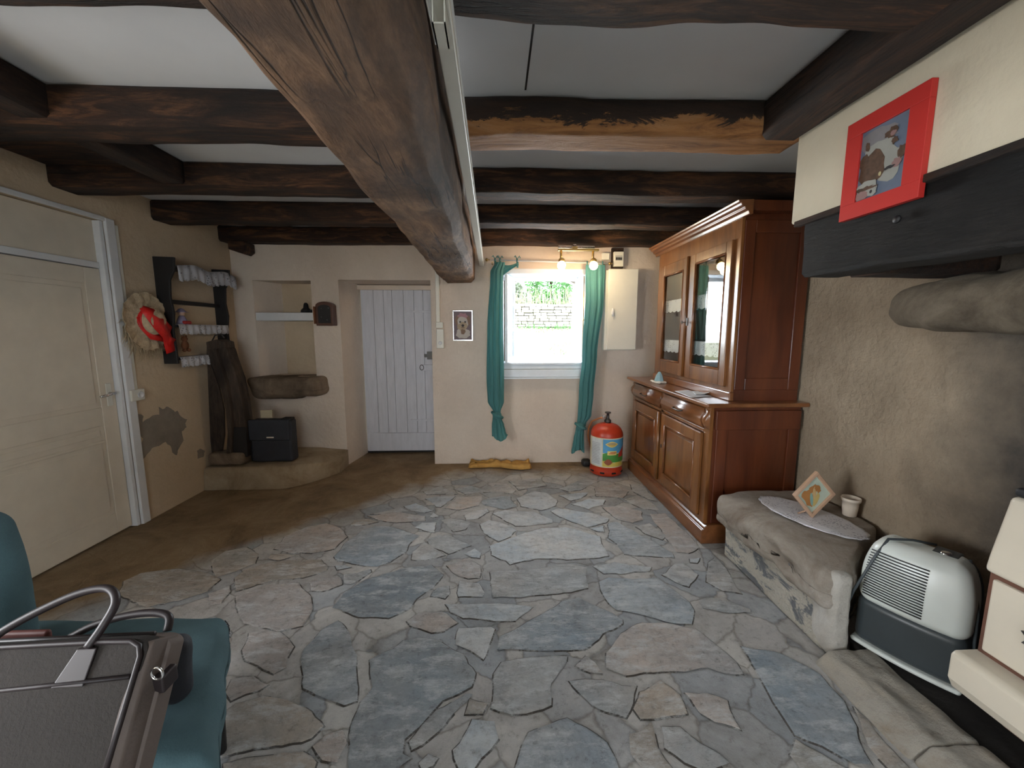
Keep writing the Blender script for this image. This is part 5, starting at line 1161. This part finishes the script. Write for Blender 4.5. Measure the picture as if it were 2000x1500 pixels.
# ============================================================ OUTSIDE THE WINDOW
def ground_z(x, y): return -.15+(y-5)*.245 if y < 12.2 else 1.615+(y-12.2)*.12
g = MB(); nx, ny = 40, 50; vs = []
for i in range(nx+1):
    for k in range(ny+1):
        x = -8+18*i/nx; y = 4.9+25*(k/ny)**1.5; vs.append((x, y, ground_z(x, y)+.05*noise.noise(Vector((x, y, 0)))))
g.add(vs, [(i*(ny+1)+k, (i+1)*(ny+1)+k, (i+1)*(ny+1)+k+1, i*(ny+1)+k+1) for i in range(nx) for k in range(ny)], 0, True)
def grassmat():
    m, nt, p = new('dry_lawn_and_gravel'); n = noise_n(nt, 1.1, 8, .7); r = ramp(nt, n.outputs[0], [(.35, (.58, .55, .44)), (.5, (.42, .44, .24)), (.65, (.62, .56, .42))])
    L(nt, r.outputs[0], p.inputs['Base Color']); p.inputs['Roughness'].default_value = .95; n2 = noise_n(nt, 9, 8, .8); bump(nt, p, n2.outputs[0], 1, .1); return m
M['lawn'] = grassmat(); g.box(-14, -3.5, -10, 12, -.4, -.15).box(2.6, 14, -10, 4.9, -.4, -.15).box(-3.5, 2.6, -10, -3.6, -.4, -.15)
g = g.build('ground', 'lawn'); g['kind'] = 'structure'
sw = MB(); rn = random.Random(5); z = 0
for row in range(9):
    x = -3.0+rn.uniform(-.2, 0)
    while x < 5.5:
        wd = rn.uniform(.16, .42); hh = .085
        sw.rbox(x+.006, x+wd-.006, 12.0+rn.uniform(-.03, .02), 12.4, 1.50+row*hh+.004, 1.50+(row+1)*hh-.003+rn.uniform(-.01, .01), .02, 2); x += wd
M['drystone'] = stone_mat('pale_drystone', (.25, .23, .19), (.42, .40, .35), (.55, .53, .48), 6, .5)
tag(sw.build('dry_stone_wall', 'drystone'), 'pale dry stone wall across the garden outside the window', 'wall')
def foliage(name, label, cx, cy, z0, h, rx, nleaf, mat, cat, cone=True, sd=1):
    t = thing(name, label, cat, (cx, cy, z0)); rn = random.Random(sd); m = MB()
    for k in range(nleaf):
        v = rn.random(); a = rn.uniform(0, 6.28); rr = rx*(math.sin(math.pi*min(1, v*.85+.12))**.6)*rn.uniform(.5, 1.05)
        c = Vector((cx+rr*math.cos(a), cy+rr*math.sin(a), z0+h*.08+h*v*.92)); d1 = Vector((rn.uniform(-1, 1), rn.uniform(-1, 1), rn.uniform(-.4, 1))).normalized()*.13; d2 = d1.orthogonal().normalized()*.04
        m.add([c-d1, c+d2, c+d1, c-d2], [(0, 1, 2, 3)])
    m.build('leaves', mat, t); MB().tube([(cx, cy, z0-.1), (cx, cy, z0+h*.8)], [.09, .03], 8).build('trunk', 'dark_joist', t)
M['leaf_green'] = simple('bright_leaf', (.13, .32, .10), .7, var=.4, scale=2); M['leaf_grey'] = simple('dry_bramble', (.24, .28, .20), .8, var=.4, scale=2)
foliage('garden_tree', 'bright green bushy tree behind the garden wall', 2.35, 17.2, 2.1, 2.9, 1.1, 2800, 'leaf_green', 'tree', sd=2)
foliage('garden_shrub', 'grey-green shrub behind the garden wall, left of the green tree', 0.55, 15.2, 1.9, 1.5, .75, 1100, 'leaf_grey', 'shrub', sd=3)
foliage('garden_shrub', 'low dark shrub behind the garden wall, right of the green tree', 4.3, 15.4, 1.9, 1.5, .75, 1200, 'leaf_green', 'shrub', sd=4)
m = MB(); rn = random.Random(6)
for k in range(1500):
    x = rn.uniform(-2.5, 5); y = rn.uniform(12.5, 14.0); h = rn.uniform(.3, 1.25); z0 = 1.65
    dx = rn.uniform(-.25, .25); m.tube([(x, y, z0), (x+dx*.4, y, z0+h*.6), (x+dx, y+rn.uniform(-.1, .1), z0+h)], [.010, .007, .003], 3)
tag(m.build('dry_brush', S('dry_stalks', (.40, .36, .25), rough=.9)), 'tall dry stalks and brambles behind the garden wall', 'brush', kind='stuff')
m = MB()
for k in range(1100):
    x = rn.uniform(-1.5, 4.5); y = rn.uniform(6.0, 11.9); x *= y/9; z0 = ground_z(x, y)
    if noise.noise(Vector((x*.7, y*.7, 4))) < -.05: continue
    h = rn.uniform(.03, .12); m.tube([(x, y, z0), (x+rn.uniform(-.05, .05), y, z0+h)], [.008, .002], 3)
for k in range(500):
    x = rn.uniform(-2.5, 5); m.tube([(x, 11.95, 1.5), (x+rn.uniform(-.05, .05), 11.9, 1.5+rn.uniform(.05, .22))], [.012, .003], 3)
tag(m.build('grass_tufts', 'leaf_green'), 'tufts of grass on the slope and at the foot of the garden wall', 'grass', kind='stuff')
